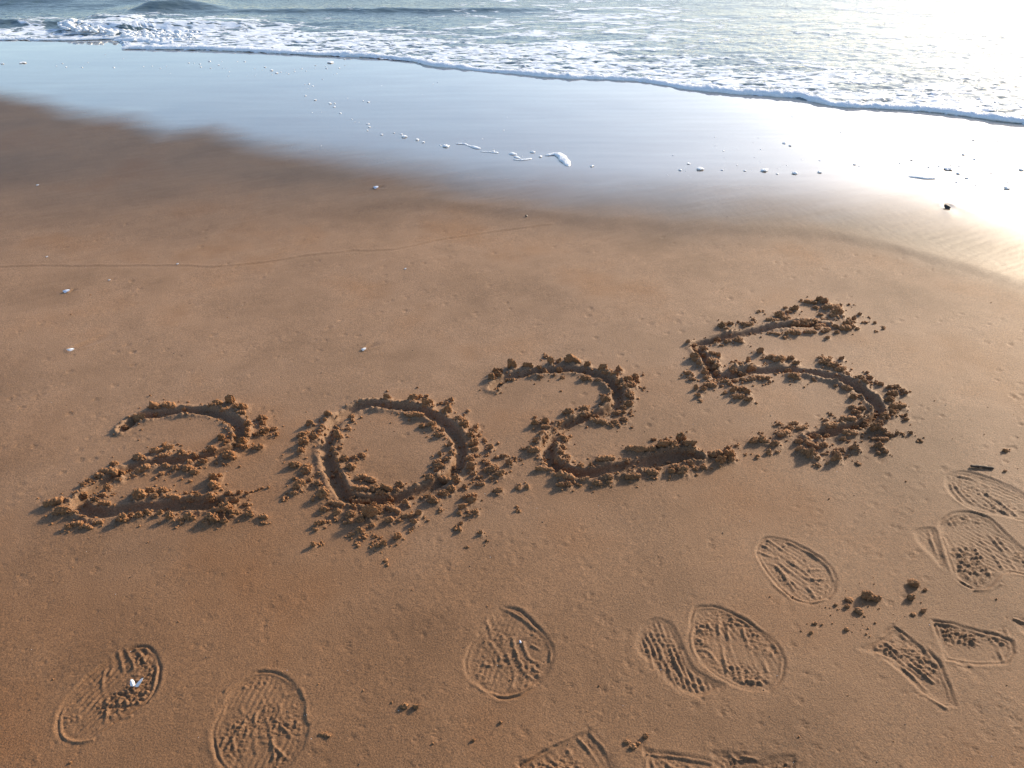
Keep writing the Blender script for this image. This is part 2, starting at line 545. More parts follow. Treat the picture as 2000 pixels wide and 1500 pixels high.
# ---------------- the four digits: grooves in zoomed photo coordinates (offset x, offset y, scale)
DIG = {
 'first_two': dict(off=(50, 740, .255), strokes=[[(745, 385, .8), (790, 345, .9), (850, 308, 1), (940, 282, 1), (1060, 262, 1), (1200, 248, .9), (1330, 246, .9), (1450, 262, 1), (1550, 302, 1.05), (1620, 352, 1.1), (1650, 410, 1.1), (1640, 470, 1), (1590, 522, .9), (1500, 560, .8), (1400, 592, .8), (1300, 620, .9), (1180, 634, .95), (1050, 640, 1), (940, 658, 1), (850, 684, 1), (760, 722, 1), (680, 768, 1.05), (600, 812, 1.05), (520, 862, 1.05), (450, 912, 1.05), (410, 968, 1.1), (450, 1012, 1.1), (560, 1035, 1.1), (700, 1018, 1.1), (850, 1000, 1.1), (1000, 986, 1.1), (1150, 975, 1.15), (1300, 970, 1.2), (1400, 972, 1.25), (1465, 955, 1.1)]]),
 'zero': dict(off=(540, 740, .255), strokes=[[(640, 212, 1), (720, 203, 1), (820, 207, 1), (950, 221, 1), (1080, 246, 1), (1200, 292, 1), (1290, 350, 1.05), (1360, 420, 1.05), (1400, 500, 1), (1412, 580, 1), (1395, 660, 1), (1345, 735, .95), (1260, 795, .95), (1150, 852, .95), (1030, 898, .95), (920, 930, 1), (800, 948, 1)], [(640, 212, 1), (540, 262, 1), (450, 338, 1.05), (400, 430, 1.1), (385, 540, 1.1), (400, 650, 1.1), (440, 750, 1.1), (490, 850, 1.1), (550, 920, 1.0), (660, 950, .8), (800, 948, .8)]]),
 'second_two': dict(off=(920, 670, .27), strokes=[[(160, 325, .8), (205, 282, .9), (265, 247, .95), (350, 230, .95), (450, 216, .9), (560, 205, .9), (680, 195, .9), (790, 200, .95), (880, 221, 1), (960, 256, 1.05), (1020, 302, 1.1), (1055, 360, 1.1), (1062, 420, 1.05), (1035, 468, .95), (980, 506, .9), (900, 531, .85), (820, 553, .9), (740, 580, .9), (670, 612, .95), (610, 655, 1), (570, 712, 1.1), (555, 780, 1.1), (565, 850, 1.1), (620, 908, 1.1), (700, 940, 1.1), (800, 955, 1.1), (900, 950, 1.1), (1000, 930, 1.15), (1150, 900, 1.25), (1300, 866, 1.35), (1450, 836, 1.4), (1560, 822, 1.3), (1650, 838, .7)]]),
 'five': dict(off=(1300, 560, .26), strokes=[[(1210, 285, .8), (1100, 285, .95), (950, 288, 1), (800, 304, 1), (650, 337, 1), (500, 376, 1), (350, 410, 1), (225, 440, .9), (270, 512, .95), (315, 582, 1), (355, 650, .95), (400, 690, .9)], [(400, 690, .9), (520, 663, 1), (640, 642, 1), (780, 631, 1), (920, 631, 1), (1060, 642, 1), (1200, 671, 1.05), (1320, 703, 1.1), (1420, 752, 1.15), (1500, 808, 1.15), (1560, 870, 1.1), (1600, 932, 1), (1580, 990, .7), (1500, 1035, .8), (1400, 1066, .85), (1280, 1093, .9), (1180, 1112, .9), (1080, 1130, .7)]]),
}
PATCH = np.zeros((NR - 1, NC - 1), np.int16)         # which thing each face of the beach belongs to
GROOVE = {}
A0, D0 = 0.0178, 0.0145
for gi, (gk, g) in enumerate(DIG.items()):
    ox, oy, sc = g['off']
    segA, segB, wid, arc = [], [], [], []
    for stk in g['strokes']:
        P = np.array(stk, float)
        wx, wy = ground(ox + P[:, 0] * sc, oy + P[:, 1] * sc)
        C = catmull(np.stack([wx, wy, P[:, 2]], 1), 0.014)
        for i in range(len(C) - 1):
            segA.append(C[i]); segB.append(C[i + 1])
    segA, segB = np.array(segA), np.array(segB)
    g['A'], g['B'] = segA, segB
    GROOVE[gk] = (segA, segB)
    x0, x1 = segA[:, 0].min() - .1, segA[:, 0].max() + .1
    y0, y1 = segA[:, 1].min() - .1, segA[:, 1].max() + .1
    rs, cs = window(x0, x1, y0, y1)
    gx, gy = X[rs, cs], Y[rs, cs]
    wxn = gx + 0.0025 * fbm(gx * 45, gy * 45, 3, 31); wyn = gy + 0.0025 * fbm(gx * 45, gy * 45, 3, 37)
    d, i, t, sd = seg_dist(wxn, wyn, segA, segB)
    a = A0 * (segA[i, 2] * (1 - t) + segB[i, 2] * t)
    q = d / a
    depth = D0 * (0.72 + 0.28 * np.clip(a / A0, .5, 1.4)) * (1 + 0.35 * fbm(gx * 14, gy * 14, 3, 33))
    bowl = np.where(q < 1, -(1 - np.clip(q, 0, 1) ** 2.6), 0.0)
    crumb = np.abs(fbm(gx * 55, gy * 55, 3, 34))
    lev = np.exp(-((d - a - 0.006) / 0.0085) ** 2) * (q > 0.9)
    lev = lev * np.clip(0.35 + 1.3 * fbm(gx * 9, gy * 9, 2, 35), 0.04, 1.1)
    # drag lines along the floor
    drag = 0.0011 * np.sin(sd * d * 900 + 3 * fbm(gx * 8, gy * 8, 2, 36)) * (q < 0.9)
    Z[rs, cs] += depth * bowl + lev * (0.0075 + 0.016 * crumb) + drag + (q < 1.0) * 0.0018 * crumb + (q > 1) * (d < .05) * 0.003 * crumb * np.exp(-(d - a) / .012)
    fm = (d < a + 0.030)
    fmf = fm[:-1, :-1] & fm[1:, :-1] & fm[:-1, 1:] & fm[1:, 1:]
    sub = PATCH[rs, cs][:fmf.shape[0], :fmf.shape[1]]
    sub[fmf] = gi + 1

# clumps: zoomed coordinates x, y, width, height ; 's' marks flat broken slabs
CL = {
'first_two': '''870 285 140 80 s;755 350 60 40;1000 200 110 70 s;1100 200 120 60;1210 215 40 60 s;990 250 40 30;1470 185 85 60;1570 165 85 100 s;1610 210 60 50;1670 215 80 70;1655 258 80 40;1510 235 60 30;1440 210 40 30;1815 300 100 60;1815 340 60 50;1710 350 80 60;1705 400 50 50;1700 435 40 40;1775 430 60 50;1830 395 90 70;1900 385 70 40;1925 420 30 40;1500 445 80 60;1540 480 60 40;1585 440 60 60;1480 295 50 20;1540 330 50 30;1580 375 50 50;1670 490 70 80;1690 525 60 50;1640 520 40 50;1760 530 70 40;1805 520 50 60;1570 585 130 80;1520 570 60 50;1430 535 80 50;1380 555 50 30;1300 580 60 40;1200 565 80 50;1215 585 80 30;1105 530 90 60 s;1100 575 50 30;1060 505 30 30;1000 555 110 60;1060 590 80 40;880 605 110 70;680 655 80 50;650 710 150 70;730 700 80 60;570 740 90 60;450 810 70 40;440 870 90 60;500 780 60 40;635 845 60 60;600 895 70 50;540 930 60 50;610 960 100 50;720 790 70 30;830 750 60 30;910 695 130 60;1010 665 60 30;1080 670 80 50;1150 690 60 50;1260 655 60 50;1250 690 100 60;1300 715 80 50;1370 640 70 50;1045 730 50 40;880 890 140 100;960 865 80 60;1060 860 100 70;1000 905 70 50;1140 910 110 50;1230 880 30 30;1260 915 70 50;1330 905 60 40;1440 760 100 80;1450 820 110 80;1490 750 50 50;1420 905 90 80;1560 880 80 50;1640 875 40 40;1700 880 40 50 s;1590 945 120 70 s;1690 965 70 40;1540 1000 130 100;1600 1030 100 70;1710 1035 90 60;1440 1070 150 90;1530 1090 70 50;1380 1100 90 50;1260 1060 120 70;1190 1085 60 40;1110 1060 70 90;1030 1035 50 50;940 1025 70 60;870 1050 80 60;810 1050 40 40;745 1070 110 90;560 1105 80 40;480 1140 90 40;400 1120 100 50;330 1140 70 50;230 950 160 70;320 940 70 40;300 1010 150 80;240 1035 80 50;380 1040 80 50;450 1070 60 30;1825 1060 90 40;1860 835 25 25;1790 848 25 20;1820 1105 20 20;1520 655 25 25;1465 650 25 20;1975 915 25 20;375 885 20 15''',
'zero': '''850 145 60 60 s;815 175 30 50;1040 160 110 70 s;1100 135 50 40;1150 130 40 30;1160 185 100 80 s;1150 215 80 40;1255 185 30 25;1300 185 40 30;1340 160 40 50;1330 190 30 20;1300 235 90 80 s;1290 260 60 40;1465 245 40 30;400 270 80 60;375 325 35 30;355 370 60 50;330 410 30 40;260 345 70 60;200 430 90 50;220 480 100 80;285 450 80 70;240 410 50 30;185 555 60 60;340 470 40 40;580 290 50 40;585 318 40 30;555 380 45 30;480 440 80 90;470 375 30 30;440 540 50 50;490 535 50 40;455 580 50 40;525 620 80 60;600 610 60 50;660 590 70 50;575 680 90 70;470 640 40 50;460 690 40 50;500 740 50 50;140 660 110 60;240 675 90 50;225 710 90 70;180 820 110 80;145 770 60 40;140 880 70 40;260 780 50 40;320 805 80 50;320 730 50 30;365 890 110 90;350 860 60 40;370 1000 90 50;470 1025 70 60;460 960 150 50;650 760 110 50;720 780 110 60;640 850 130 60;760 850 100 70;850 840 110 90 s;800 890 90 60;650 920 160 60;570 900 50 60;950 815 80 60;925 860 40 50;870 900 80 50;850 940 80 50;1070 815 35 50;1180 770 80 60;1290 755 130 60;1370 780 80 80;1250 670 100 60;1220 705 40 40;1230 640 80 40;1310 625 70 50;1345 580 60 60;1330 510 50 60;1360 660 50 40;1250 580 35 40;1255 430 90 50;1265 395 40 40;1190 350 90 60;1120 360 60 40;1200 380 50 40;1090 290 90 40;1030 280 80 40;1040 250 60 30;1400 310 100 60;1430 350 90 80;1370 320 60 40;1490 435 80 70;1510 495 90 70;1520 545 80 50;1530 370 50 40;1510 400 60 40;1595 475 40 30;1640 530 50 60;1555 425 20 20;1480 615 90 50;1490 680 80 80;1510 730 40 40;1535 595 40 25;1605 585 25 20;1590 630 50 30;1685 605 40 30;1740 595 70 40;1780 645 60 60;1830 610 30 25;1875 625 30 15;1620 650 60 40;1660 690 100 70;1715 730 80 60;1600 700 60 40;1650 760 40 30;1570 750 30 25;1560 805 80 35;1440 830 40 40;1200 930 110 70;1280 880 110 60;1340 850 80 70;1150 905 60 40;1480 900 120 50;1490 940 110 60 s;1425 975 90 60 s;1400 1025 40 30;1695 855 80 45;1855 820 40 40;1915 825 45 40;1530 1025 50 50;1465 1050 40 20;1260 1010 40 25;1845 995 25 30;1415 1110 35 30;1375 1135 30 25;1405 1160 35 40;1570 1180 35 45;1610 1240 25 20;1445 1290 15 15;990 950 60 90;890 1005 140 60;1085 1035 60 60;1000 1055 100 45;1060 1095 50 70;1040 1150 30 40;870 1085 80 60;940 1090 70 30;710 1040 130 130 s;780 1010 100 90;740 975 60 60;640 1080 80 60;600 990 50 50;570 1040 90 60;560 1095 40 50;740 1125 50 40;465 1080 20 40;320 1110 70 50;365 1105 35 40;305 1155 40 30;635 1170 90 60;590 1190 40 30;925 1205 80 60;820 1265 60 60;770 1280 50 40;760 1205 25 30;795 1218 30 20;730 1275 20 20;620 1258 20 20;660 1220 15 15;685 1200 15 15;285 1275 45 50;345 1250 15 15;835 1395 30 20;275 930 30 30;55 915 20 15''',
'second_two': '''295 170 80 80 s;180 200 60 50;220 200 30 40;150 245 70 60;200 230 60 50;265 255 40 35;305 265 40 25;410 165 90 65 s;490 175 60 40;540 195 50 50;540 95 40 25;570 140 70 70 s;635 130 50 50;635 180 50 70;730 120 140 80 s;450 215 40 25;500 245 60 25;600 235 25 20;655 250 30 25;840 160 60 60 s;950 190 80 70 s;985 215 90 50;1030 230 70 60 s;1075 195 55 60;1130 270 90 70;1180 250 70 60;1110 310 110 60;1070 290 60 50;1160 300 80 60;1200 275 30 40;830 250 90 50;860 270 40 30;925 270 60 40;970 305 50 40;1005 345 60 50;975 420 80 70;960 390 40 40;1150 370 80 60;1140 440 80 60;1100 470 60 40;1165 400 40 40;1055 505 70 40;1105 500 40 35;1150 505 25 20;1105 555 70 40;1040 575 70 40;1060 595 50 30;915 565 130 50;1015 600 50 30;970 575 40 40;705 500 90 60;820 475 90 50;820 510 100 50;900 515 70 40;720 545 60 30;630 580 60 40;540 570 70 60 s;540 610 80 40;465 585 60 55;600 610 50 30;515 655 60 40;545 670 40 40;510 705 70 70;465 720 60 70;455 775 110 60;430 770 50 50;385 770 30 25;520 830 60 50;520 870 80 50;530 915 150 40;665 695 80 60;720 680 30 25;660 755 60 45;620 745 40 30;650 800 80 60;690 830 70 50;680 860 80 50;620 850 50 60;690 895 70 40;785 890 60 40;680 970 140 60;640 950 60 50;820 990 80 35;650 1030 60 50;700 1025 60 50;770 1025 25 20;910 1015 90 50;990 980 90 60;1000 1010 60 40;1165 970 120 55;1240 920 80 40;1310 940 100 50;1350 910 60 30;1305 975 30 20;970 845 150 60;865 885 35 40;920 855 60 40;1120 850 70 40;1200 780 180 60 s;1150 770 90 50;1300 770 100 60;1320 700 50 30;1390 740 140 90 s;1460 750 110 80;1520 700 80 90;1560 740 100 90 s;1600 780 80 60;1410 700 40 40;1470 900 100 60;1530 920 110 70;1450 930 60 50;1580 870 70 40;1620 905 50 35;1680 895 50 40;1770 800 120 70;1800 850 80 80;1860 800 100 90 s;1880 840 70 50;1850 770 60 50;1665 795 30 35;1920 740 35 20;1435 970 25 20;1160 610 20 15;1255 322 25 20''',
'five': '''1155 95 70 60;1085 110 100 40;1020 95 25 20;1190 110 80 60;1250 150 130 60;1280 190 100 70;1300 150 60 50;1260 215 80 40;1320 220 60 30;1200 160 70 40;1165 205 50 30;1200 240 80 15;1130 150 60 30;970 160 70 50;925 185 60 30;900 155 40 25;855 210 90 60;900 235 80 40;800 245 100 35;700 180 45 25;655 240 45 25;620 280 90 40;480 280 60 40;425 290 80 50;460 322 55 35;545 265 25 20;980 260 90 60;1050 255 130 70;1120 250 80 50;1160 275 90 40;1370 270 90 60;1345 310 100 50;1410 240 40 40;1400 300 50 40;1440 315 40 25;1455 205 35 30;1510 268 20 20;1570 268 25 20;1380 125 20 15;1535 230 12 12;1630 300 12 12;1275 300 60 40;1200 325 90 40;1080 335 100 40;1140 310 60 25;960 340 110 50;910 350 50 40;820 348 90 25;1285 340 50 30;1215 380 40 30;895 375 30 20;540 400 90 50;460 410 70 40;380 420 60 40;390 380 60 40;570 420 40 30;215 420 60 30;165 420 35 35;230 465 50 40;285 460 60 40;290 500 50 40;355 510 90 50;390 520 50 60;350 560 100 50;380 600 80 50;310 600 60 40;390 640 70 50;215 530 80 60;250 585 60 40;225 555 70 40;165 650 60 45;200 665 40 30;200 695 70 35;295 650 60 50;310 685 70 40;345 720 90 30;400 705 80 50;440 715 80 40;480 735 50 40;330 740 110 50;285 770 60 40;230 760 40 45;250 815 40 40;262 858 20 20;510 780 70 60;570 770 80 50;610 800 60 60;560 830 90 50;620 850 70 50;520 840 40 40;440 800 30 20;500 620 90 60;540 590 100 60;610 560 60 80 s;640 600 90 70 s;580 640 80 40;700 485 70 60 s;495 565 30 20;730 540 60 20;790 530 90 50;860 550 110 70;940 540 70 50;975 575 60 50;830 560 80 50;920 610 70 40;640 695 80 40;710 685 80 40;760 690 50 40;580 700 70 30;520 710 60 30;960 670 110 60;990 695 60 35;780 715 25 20;1110 700 25 30;1200 560 120 70;1180 535 80 40;1250 590 110 60;1310 620 110 60;1350 650 70 40;1230 530 50 30;1320 535 45 40;1515 640 35 25;1460 690 90 60;1490 720 80 60;1530 685 60 40;1440 680 60 30;1580 710 30 20;1615 730 50 40;1545 715 25 20;1670 755 50 40;1730 755 80 50;1700 800 100 60;1680 850 90 60;1780 780 60 40;1800 800 40 50;1740 900 130 60;1690 945 80 60;1780 900 50 40;1640 985 90 60;1720 935 60 40;1700 970 50 40;1800 965 30 40;1805 995 50 30;1275 745 40 25;1360 765 90 50;1410 830 70 55;1465 820 60 50;1400 910 70 45;1425 945 80 50;1470 920 60 50;1540 920 60 40;1560 945 80 30;1240 960 25 25;1195 1005 40 30;1370 1000 120 60;1330 1010 70 50;1420 1030 70 40;1490 1000 90 60;1510 1030 80 50;1450 985 50 40;1250 1045 160 50;1200 1050 60 40;1570 1060 110 80;1600 1030 70 50;1620 1080 50 50;1210 1100 60 40;1370 1105 110 50;1330 1145 70 40;1400 1095 60 40;1120 1110 90 60;1040 1130 100 50;1150 1140 50 50;850 1035 70 30;960 1030 80 40;920 1060 90 50;1020 1060 100 40;885 1105 140 55;860 1095 60 40;1000 1165 70 50;1100 1190 120 50;1180 1190 80 55;1050 1170 60 40;660 1155 90 55;720 1160 70 60;765 1165 40 35;820 1175 90 60;1010 1225 80 50;1085 1260 100 90;1040 1240 80 60;1140 1285 50 40;1190 1255 60 20;775 1240 45 40;840 1240 40 25;690 1270 40 30;1300 1225 90 40;1275 1290 90 80;1280 1255 80 50;1410 1210 80 60;1440 1230 60 40;1355 1280 30 20;1145 1340 40 25;1215 1320 20 15;1590 1195 80 60;1630 1225 60 40;1650 1245 60 40;1580 1145 80 30;1630 1150 90 40;1640 1090 40 60;1680 1120 60 40;1735 1105 40 40;1780 1105 35 25;1840 1100 35 30;1905 1150 30 20;1435 1320 20 15;1575 330 12 10;540 1190 35 20;725 1100 20 15;600 1260 20 15''',
}
# heaped, crumbled sand under and between the lumps
cr = np.random.default_rng(23)
CLUMPS = {}
for gi, gk in enumerate(DIG):
    ox, oy, sc = DIG[gk]['off']
    CLUMPS[gk] = []
    for ent in CL[gk].split(';'):
        f = ent.split()
        zx, zy, zw, zh = map(float, f[:4]); slab = len(f) > 4
        px, py = ox + zx * sc, oy + zy * sc
        w, h = zw * sc, zh * sc
        py_b = py + 0.22 * h
        S = pxm(py_b)
        x, y = map(float, ground(px, py_b))
        el = math.atan2(CAM_H, y)
        W = w / S * 0.97
        # picture height = tall * cos(el) + depth * sin(el)
        dep = min(W * cr.uniform(.6, .85), 1.1 * h / S / math.sin(el) * 0.6)
        if slab: dep *= 0.75
        tall = float(np.clip((h / S - 0.55 * dep * math.sin(el)) / math.cos(el), 0.42 * min(W, dep * 1.3), 1.1 * W))
        zg = min(height_at(x, y), height_at(x, y + dep * .3), height_at(x, y - dep * .3), height_at(x + W * .3, y))
        CLUMPS[gk].append((x, y, W, dep, tall, max(zg, -0.010), zw, zh, slab))
for gi, gk in enumerate(DIG):
    for (x, y, W, dep, tall, zg, zw, zh, slab) in CLUMPS[gk]:
        if zw < 34: continue
        e = 1.35 * W
        rs, cs = window(x - e, x + e, y - e, y + e)
        gx, gy = X[rs, cs], Y[rs, cs]
        r2 = ((gx - x) / (0.52 * W)) ** 2 + ((gy - y) / (0.62 * dep + .004)) ** 2
        m = np.exp(-r2)
        cn = np.abs(fbm(gx * 75, gy * 75, 3, 38))
        Z[rs, cs] += m * np.minimum(tall * .34, .010) * (0.45 + 2.2 * cn) * np.clip(Z[rs, cs] / .006 + 1.6, 0.25, 1)
        fm = r2 < 3.2
        fmf = fm[:-1, :-1] & fm[1:, :-1] & fm[:-1, 1:] & fm[1:, 1:]
        sub = PATCH[rs, cs][:fmf.shape[0], :fmf.shape[1]]
        sub[fmf & (sub == 0)] = gi + 1

# ---------------- shoe prints: outlines and ridges in photo pixels
PRINTS = [
 dict(name='shoe_print', label='full shoe sole print holding an open white shell, at the lower left corner', closed=True, ang=62, lug=.9, rough=1.2, rim=1.5,
      out=[(108, 1420), (118, 1380), (150, 1340), (190, 1305), (235, 1275), (275, 1260), (303, 1270), (316, 1300), (312, 1335), (295, 1368), (262, 1392), (225, 1415), (185, 1442), (145, 1453), (116, 1445)],
      veins=[[(285, 1268), (300, 1290), (306, 1315), (300, 1345), (292, 1370)], [(115, 1402), (116, 1425), (128, 1442), (150, 1450), (180, 1446)], [(232, 1275), (238, 1298), (240, 1310)], [(246, 1270), (256, 1290), (262, 1305)], [(265, 1268), (280, 1285), (288, 1300)], [(216, 1283), (220, 1300), (214, 1318)], [(256, 1330), (264, 1352), (272, 1375)], [(205, 1310), (200, 1340), (210, 1375), (205, 1410)], [(230, 1390), (240, 1402), (255, 1400)]]),
 dict(name='shoe_print', label='broad shoe print with squiggly ridges, second from the left at the bottom', closed=True, ang=80, lug=.5, rough=1.0,
      out=[(412, 1440), (425, 1395), (450, 1350), (485, 1318), (520, 1308), (560, 1320), (590, 1352), (600, 1390), (602, 1430), (590, 1465), (560, 1500), (520, 1530), (460, 1520), (425, 1490)],
      veins=[[(588, 1345), (597, 1380), (600, 1410)], [(510, 1360), (520, 1345), (540, 1340), (548, 1336), (552, 1352), (560, 1358), (575, 1352)], [(540, 1340), (534, 1360)], [(450, 1380), (468, 1378), (472, 1392)], [(555, 1420), (565, 1432), (575, 1440)], [(535, 1455), (548, 1470), (562, 1478)], [(440, 1350), (460, 1335), (500, 1315)], [(500, 1390), (495, 1430), (500, 1470)], [(520, 1400), (530, 1440), (535, 1480)], [(470, 1420), (455, 1445), (460, 1470)]]),
 dict(name='shoe_print', label='oval shoe print with a tiny blue shell and branching ridges, below the zero', closed=True, ang=68, lug=.3, rough=.7,
      out=[(905, 1300), (915, 1262), (940, 1232), (962, 1200), (985, 1185), (1018, 1192), (1050, 1222), (1076, 1252), (1083, 1282), (1072, 1318), (1045, 1345), (1010, 1364), (975, 1366), (940, 1350), (915, 1325)],
      veins=[[(975, 1225), (985, 1265), (1000, 1300), (1005, 1325), (995, 1345)], [(1000, 1245), (1010, 1280), (1022, 1310), (1042, 1326)], [(1022, 1255), (1030, 1280), (1040, 1290), (1052, 1292)], [(960, 1255), (975, 1280), (978, 1305), (970, 1320)], [(980, 1188), (1015, 1205), (1045, 1230)], [(1068, 1255), (1076, 1275), (1074, 1290)], [(920, 1330), (950, 1352), (985, 1360), (1020, 1352), (1050, 1332)], [(1040, 1260), (1055, 1268)], [(950, 1215), (962, 1240)], [(962, 1205), (975, 1230)]]),
 dict(name='shoe_print', label='deep oval shoe print pressed over the edge of another, lower middle right', closed=True, ang=105, lug=.5, rough=.9,
      out=[(1345, 1250), (1348, 1200), (1362, 1182), (1400, 1182), (1445, 1200), (1480, 1222), (1515, 1250), (1535, 1285), (1532, 1320), (1510, 1345), (1470, 1350), (1430, 1338), (1385, 1310), (1358, 1285)],
      veins=[[(1355, 1220), (1350, 1250), (1362, 1285), (1382, 1308)], [(1402, 1205), (1408, 1250), (1420, 1310)], [(1418, 1210), (1425, 1250), (1436, 1290), (1450, 1310)], [(1452, 1225), (1462, 1260), (1475, 1300)], [(1478, 1270), (1492, 1290), (1500, 1310)], [(1470, 1215), (1500, 1240), (1520, 1270)], [(1440, 1325), (1480, 1330), (1500, 1340)], [(1375, 1265), (1390, 1275), (1400, 1290)], [(1430, 1212), (1450, 1218)]]),
 dict(name='shoe_print', label='faint striped shoe print under the left side of the deep oval print', closed=True, rim=.25, ang=100, lug=1.1, rough=.7,
      out=[(1240, 1255), (1255, 1215), (1280, 1205), (1310, 1215), (1330, 1245), (1350, 1290), (1385, 1320), (1420, 1335), (1400, 1352), (1365, 1362), (1330, 1350), (1300, 1330), (1275, 1300), (1250, 1280)],
      veins=[[(1290, 1262), (1310, 1310), (1325, 1340), (1350, 1355)], [(1310, 1265), (1325, 1300), (1350, 1330), (1385, 1340)], [(1330, 1270), (1345, 1305), (1370, 1325)], [(1270, 1275), (1275, 1300)], [(1290, 1290), (1298, 1325)], [(1375, 1360), (1400, 1345)]]),
 dict(name='shoe_print', label='clear oval shoe print with wavy branching ridges, left of the big loose sand lump', closed=True, ang=130, lug=.35, rough=.6,
      out=[(1478, 1085), (1480, 1060), (1500, 1045), (1535, 1050), (1575, 1068), (1610, 1090), (1632, 1115), (1636, 1145), (1622, 1168), (1590, 1180), (1555, 1172), (1525, 1150), (1498, 1118)],
      veins=[[(1482, 1075), (1515, 1088), (1540, 1110), (1570, 1132), (1590, 1160)], [(1490, 1062), (1525, 1080), (1560, 1100), (1585, 1125), (1612, 1148)], [(1500, 1052), (1530, 1070)], [(1484, 1098), (1512, 1100), (1535, 1125), (1552, 1150)], [(1540, 1092), (1570, 1108), (1605, 1108)], [(1560, 1120), (1590, 1128), (1610, 1128)], [(1540, 1056), (1580, 1075), (1615, 1100), (1630, 1130)], [(1510, 1140), (1545, 1165), (1580, 1176), (1615, 1168)], [(1520, 1105), (1545, 1130), (1560, 1145)]]),
 dict(name='shoe_print', label='long pale shoe print beside the twig at the right edge', closed=True, ang=140, lug=.7, rough=.6,
      out=[(1845, 950), (1848, 928), (1870, 919), (1905, 924), (1945, 938), (1985, 955), (2030, 985), (2060, 1012), (2050, 1030), (2000, 1018), (1955, 1008), (1915, 1000), (1880, 985), (1858, 968)],
      veins=[[(1862, 940), (1880, 965), (1905, 985)], [(1885, 960), (1915, 985), (1945, 1000)], [(1905, 955), (1940, 985), (1970, 1005)], [(1925, 962), (1960, 985), (1990, 1010)], [(1870, 928), (1900, 935), (1930, 950)], [(1855, 930), (1860, 955), (1880, 978)]]),
 dict(name='shoe_print', label='large smeared shoe print just below the long pale one, at the right edge', closed=True, ang=130, lug=.6, rough=1.1,
      out=[(1832, 1025), (1850, 1003), (1890, 997), (1935, 1012), (1965, 1040), (2000, 1070), (2040, 1100), (2020, 1125), (1975, 1118), (1950, 1130), (1930, 1152), (1895, 1148), (1868, 1128), (1850, 1085), (1838, 1050)],
      veins=[[(1840, 1020), (1870, 1004), (1910, 1008)], [(1845, 1050), (1862, 1090), (1870, 1125), (1900, 1145)], [(1915, 1050), (1940, 1080), (1960, 1110)], [(1930, 1040), (1960, 1075), (1985, 1110)], [(1900, 1060), (1922, 1095), (1935, 1125)], [(1950, 1050), (1980, 1080), (2010, 1100)], [(1905, 1152), (1935, 1150), (1955, 1140)]]),
 dict(name='shoe_print', label='small scuffed heel mark at the upper left of the large smeared print', closed=True, rim=.3, ang=110, lug=.7, rough=.9,
      out=[(1787, 1032), (1826, 1030), (1838, 1060), (1848, 1100), (1838, 1105), (1815, 1080), (1790, 1055)], veins=[[(1815, 1035), (1826, 1070), (1840, 1098)]]),
 dict(name='shoe_print', label='straight edged wedge shaped heel print pointing down to the right', closed=False, ang=125, lug=.6, rough=.9,
      out=[(1676, 1266), (1745, 1217), (1795, 1250), (1835, 1285), (1855, 1330), (1872, 1380), (1845, 1380), (1800, 1350), (1755, 1308), (1720, 1280)],
      veins=[[(1685, 1266), (1745, 1222)], [(1750, 1222), (1800, 1258), (1830, 1295)], [(1710, 1262), (1732, 1252), (1765, 1285), (1800, 1310), (1825, 1330)], [(1712, 1275), (1745, 1288), (1780, 1315), (1810, 1345)], [(1760, 1236), (1775, 1248)], [(1810, 1275), (1830, 1298)], [(1790, 1345), (1820, 1365), (1850, 1382)], [(1735, 1265), (1770, 1300)]]),
 dict(name='shoe_print', label='rough heel print with a straight double top edge, right of the wedge print', closed=False, ang=100, lug=.2, rough=1.6,
      out=[(1820, 1207), (1860, 1213), (1905, 1226), (1950, 1238), (1978, 1250), (1985, 1275), (1970, 1297), (1930, 1300), (1885, 1296), (1848, 1288), (1832, 1250)],
      veins=[[(1825, 1214), (1870, 1222), (1915, 1236), (1952, 1246)], [(1850, 1225), (1866, 1240)], [(1965, 1230), (1972, 1255), (1984, 1272)], [(1935, 1246), (1950, 1265), (1960, 1290)]]),
 dict(name='shoe_print', label='end of a shoe print cut by the right edge of the frame', closed=False, ang=110, lug=.4, rough=.8,
      out=[(1975, 1207), (2005, 1210), (2060, 1222), (2060, 1262), (2020, 1250), (1992, 1232)], veins=[[(1980, 1209), (2010, 1218), (2050, 1228)]]),
 dict(name='shoe_print', label='pointed heel print with sharp edges at the bottom, below the two loose crumbs', closed=False, ang=60, lug=.4, rough=.9,
      out=[(1010, 1494), (1060, 1462), (1105, 1440), (1147, 1418), (1172, 1442), (1192, 1472), (1210, 1510), (1215, 1550), (1120, 1560), (1035, 1550)],
      veins=[[(1020, 1488), (1080, 1455), (1145, 1424)], [(1152, 1430), (1180, 1462), (1198, 1500)], [(1040, 1490), (1052, 1515)], [(1110, 1465), (1120, 1480), (1135, 1500)], [(1070, 1475), (1085, 1490), (1110, 1500)], [(1130, 1440), (1155, 1470), (1170, 1495)]]),
 dict(name='shoe_print', label='cornered shoe print at the bottom edge beside the pointed heel print', closed=False, ang=95, lug=.3, rough=.7,
      out=[(1258, 1462), (1310, 1466), (1360, 1476), (1400, 1482), (1405, 1530), (1340, 1560), (1262, 1550)], veins=[[(1266, 1470), (1320, 1475), (1390, 1486)], [(1300, 1485), (1320, 1500)], [(1272, 1478), (1280, 1505)], [(1264, 1470), (1262, 1505)]]),
 dict(name='shoe_print', label='rough shoe print at the bottom edge, rightmost of the three there', closed=False, ang=110, lug=.4, rough=1.3,
      out=[(1383, 1462), (1430, 1463), (1490, 1478), (1530, 1470), (1556, 1470), (1556, 1530), (1480, 1560), (1415, 1530)], veins=[[(1400, 1462), (1412, 1492)], [(1425, 1468), (1440, 1482), (1460, 1478)], [(1450, 1475), (1500, 1484)]]),
]
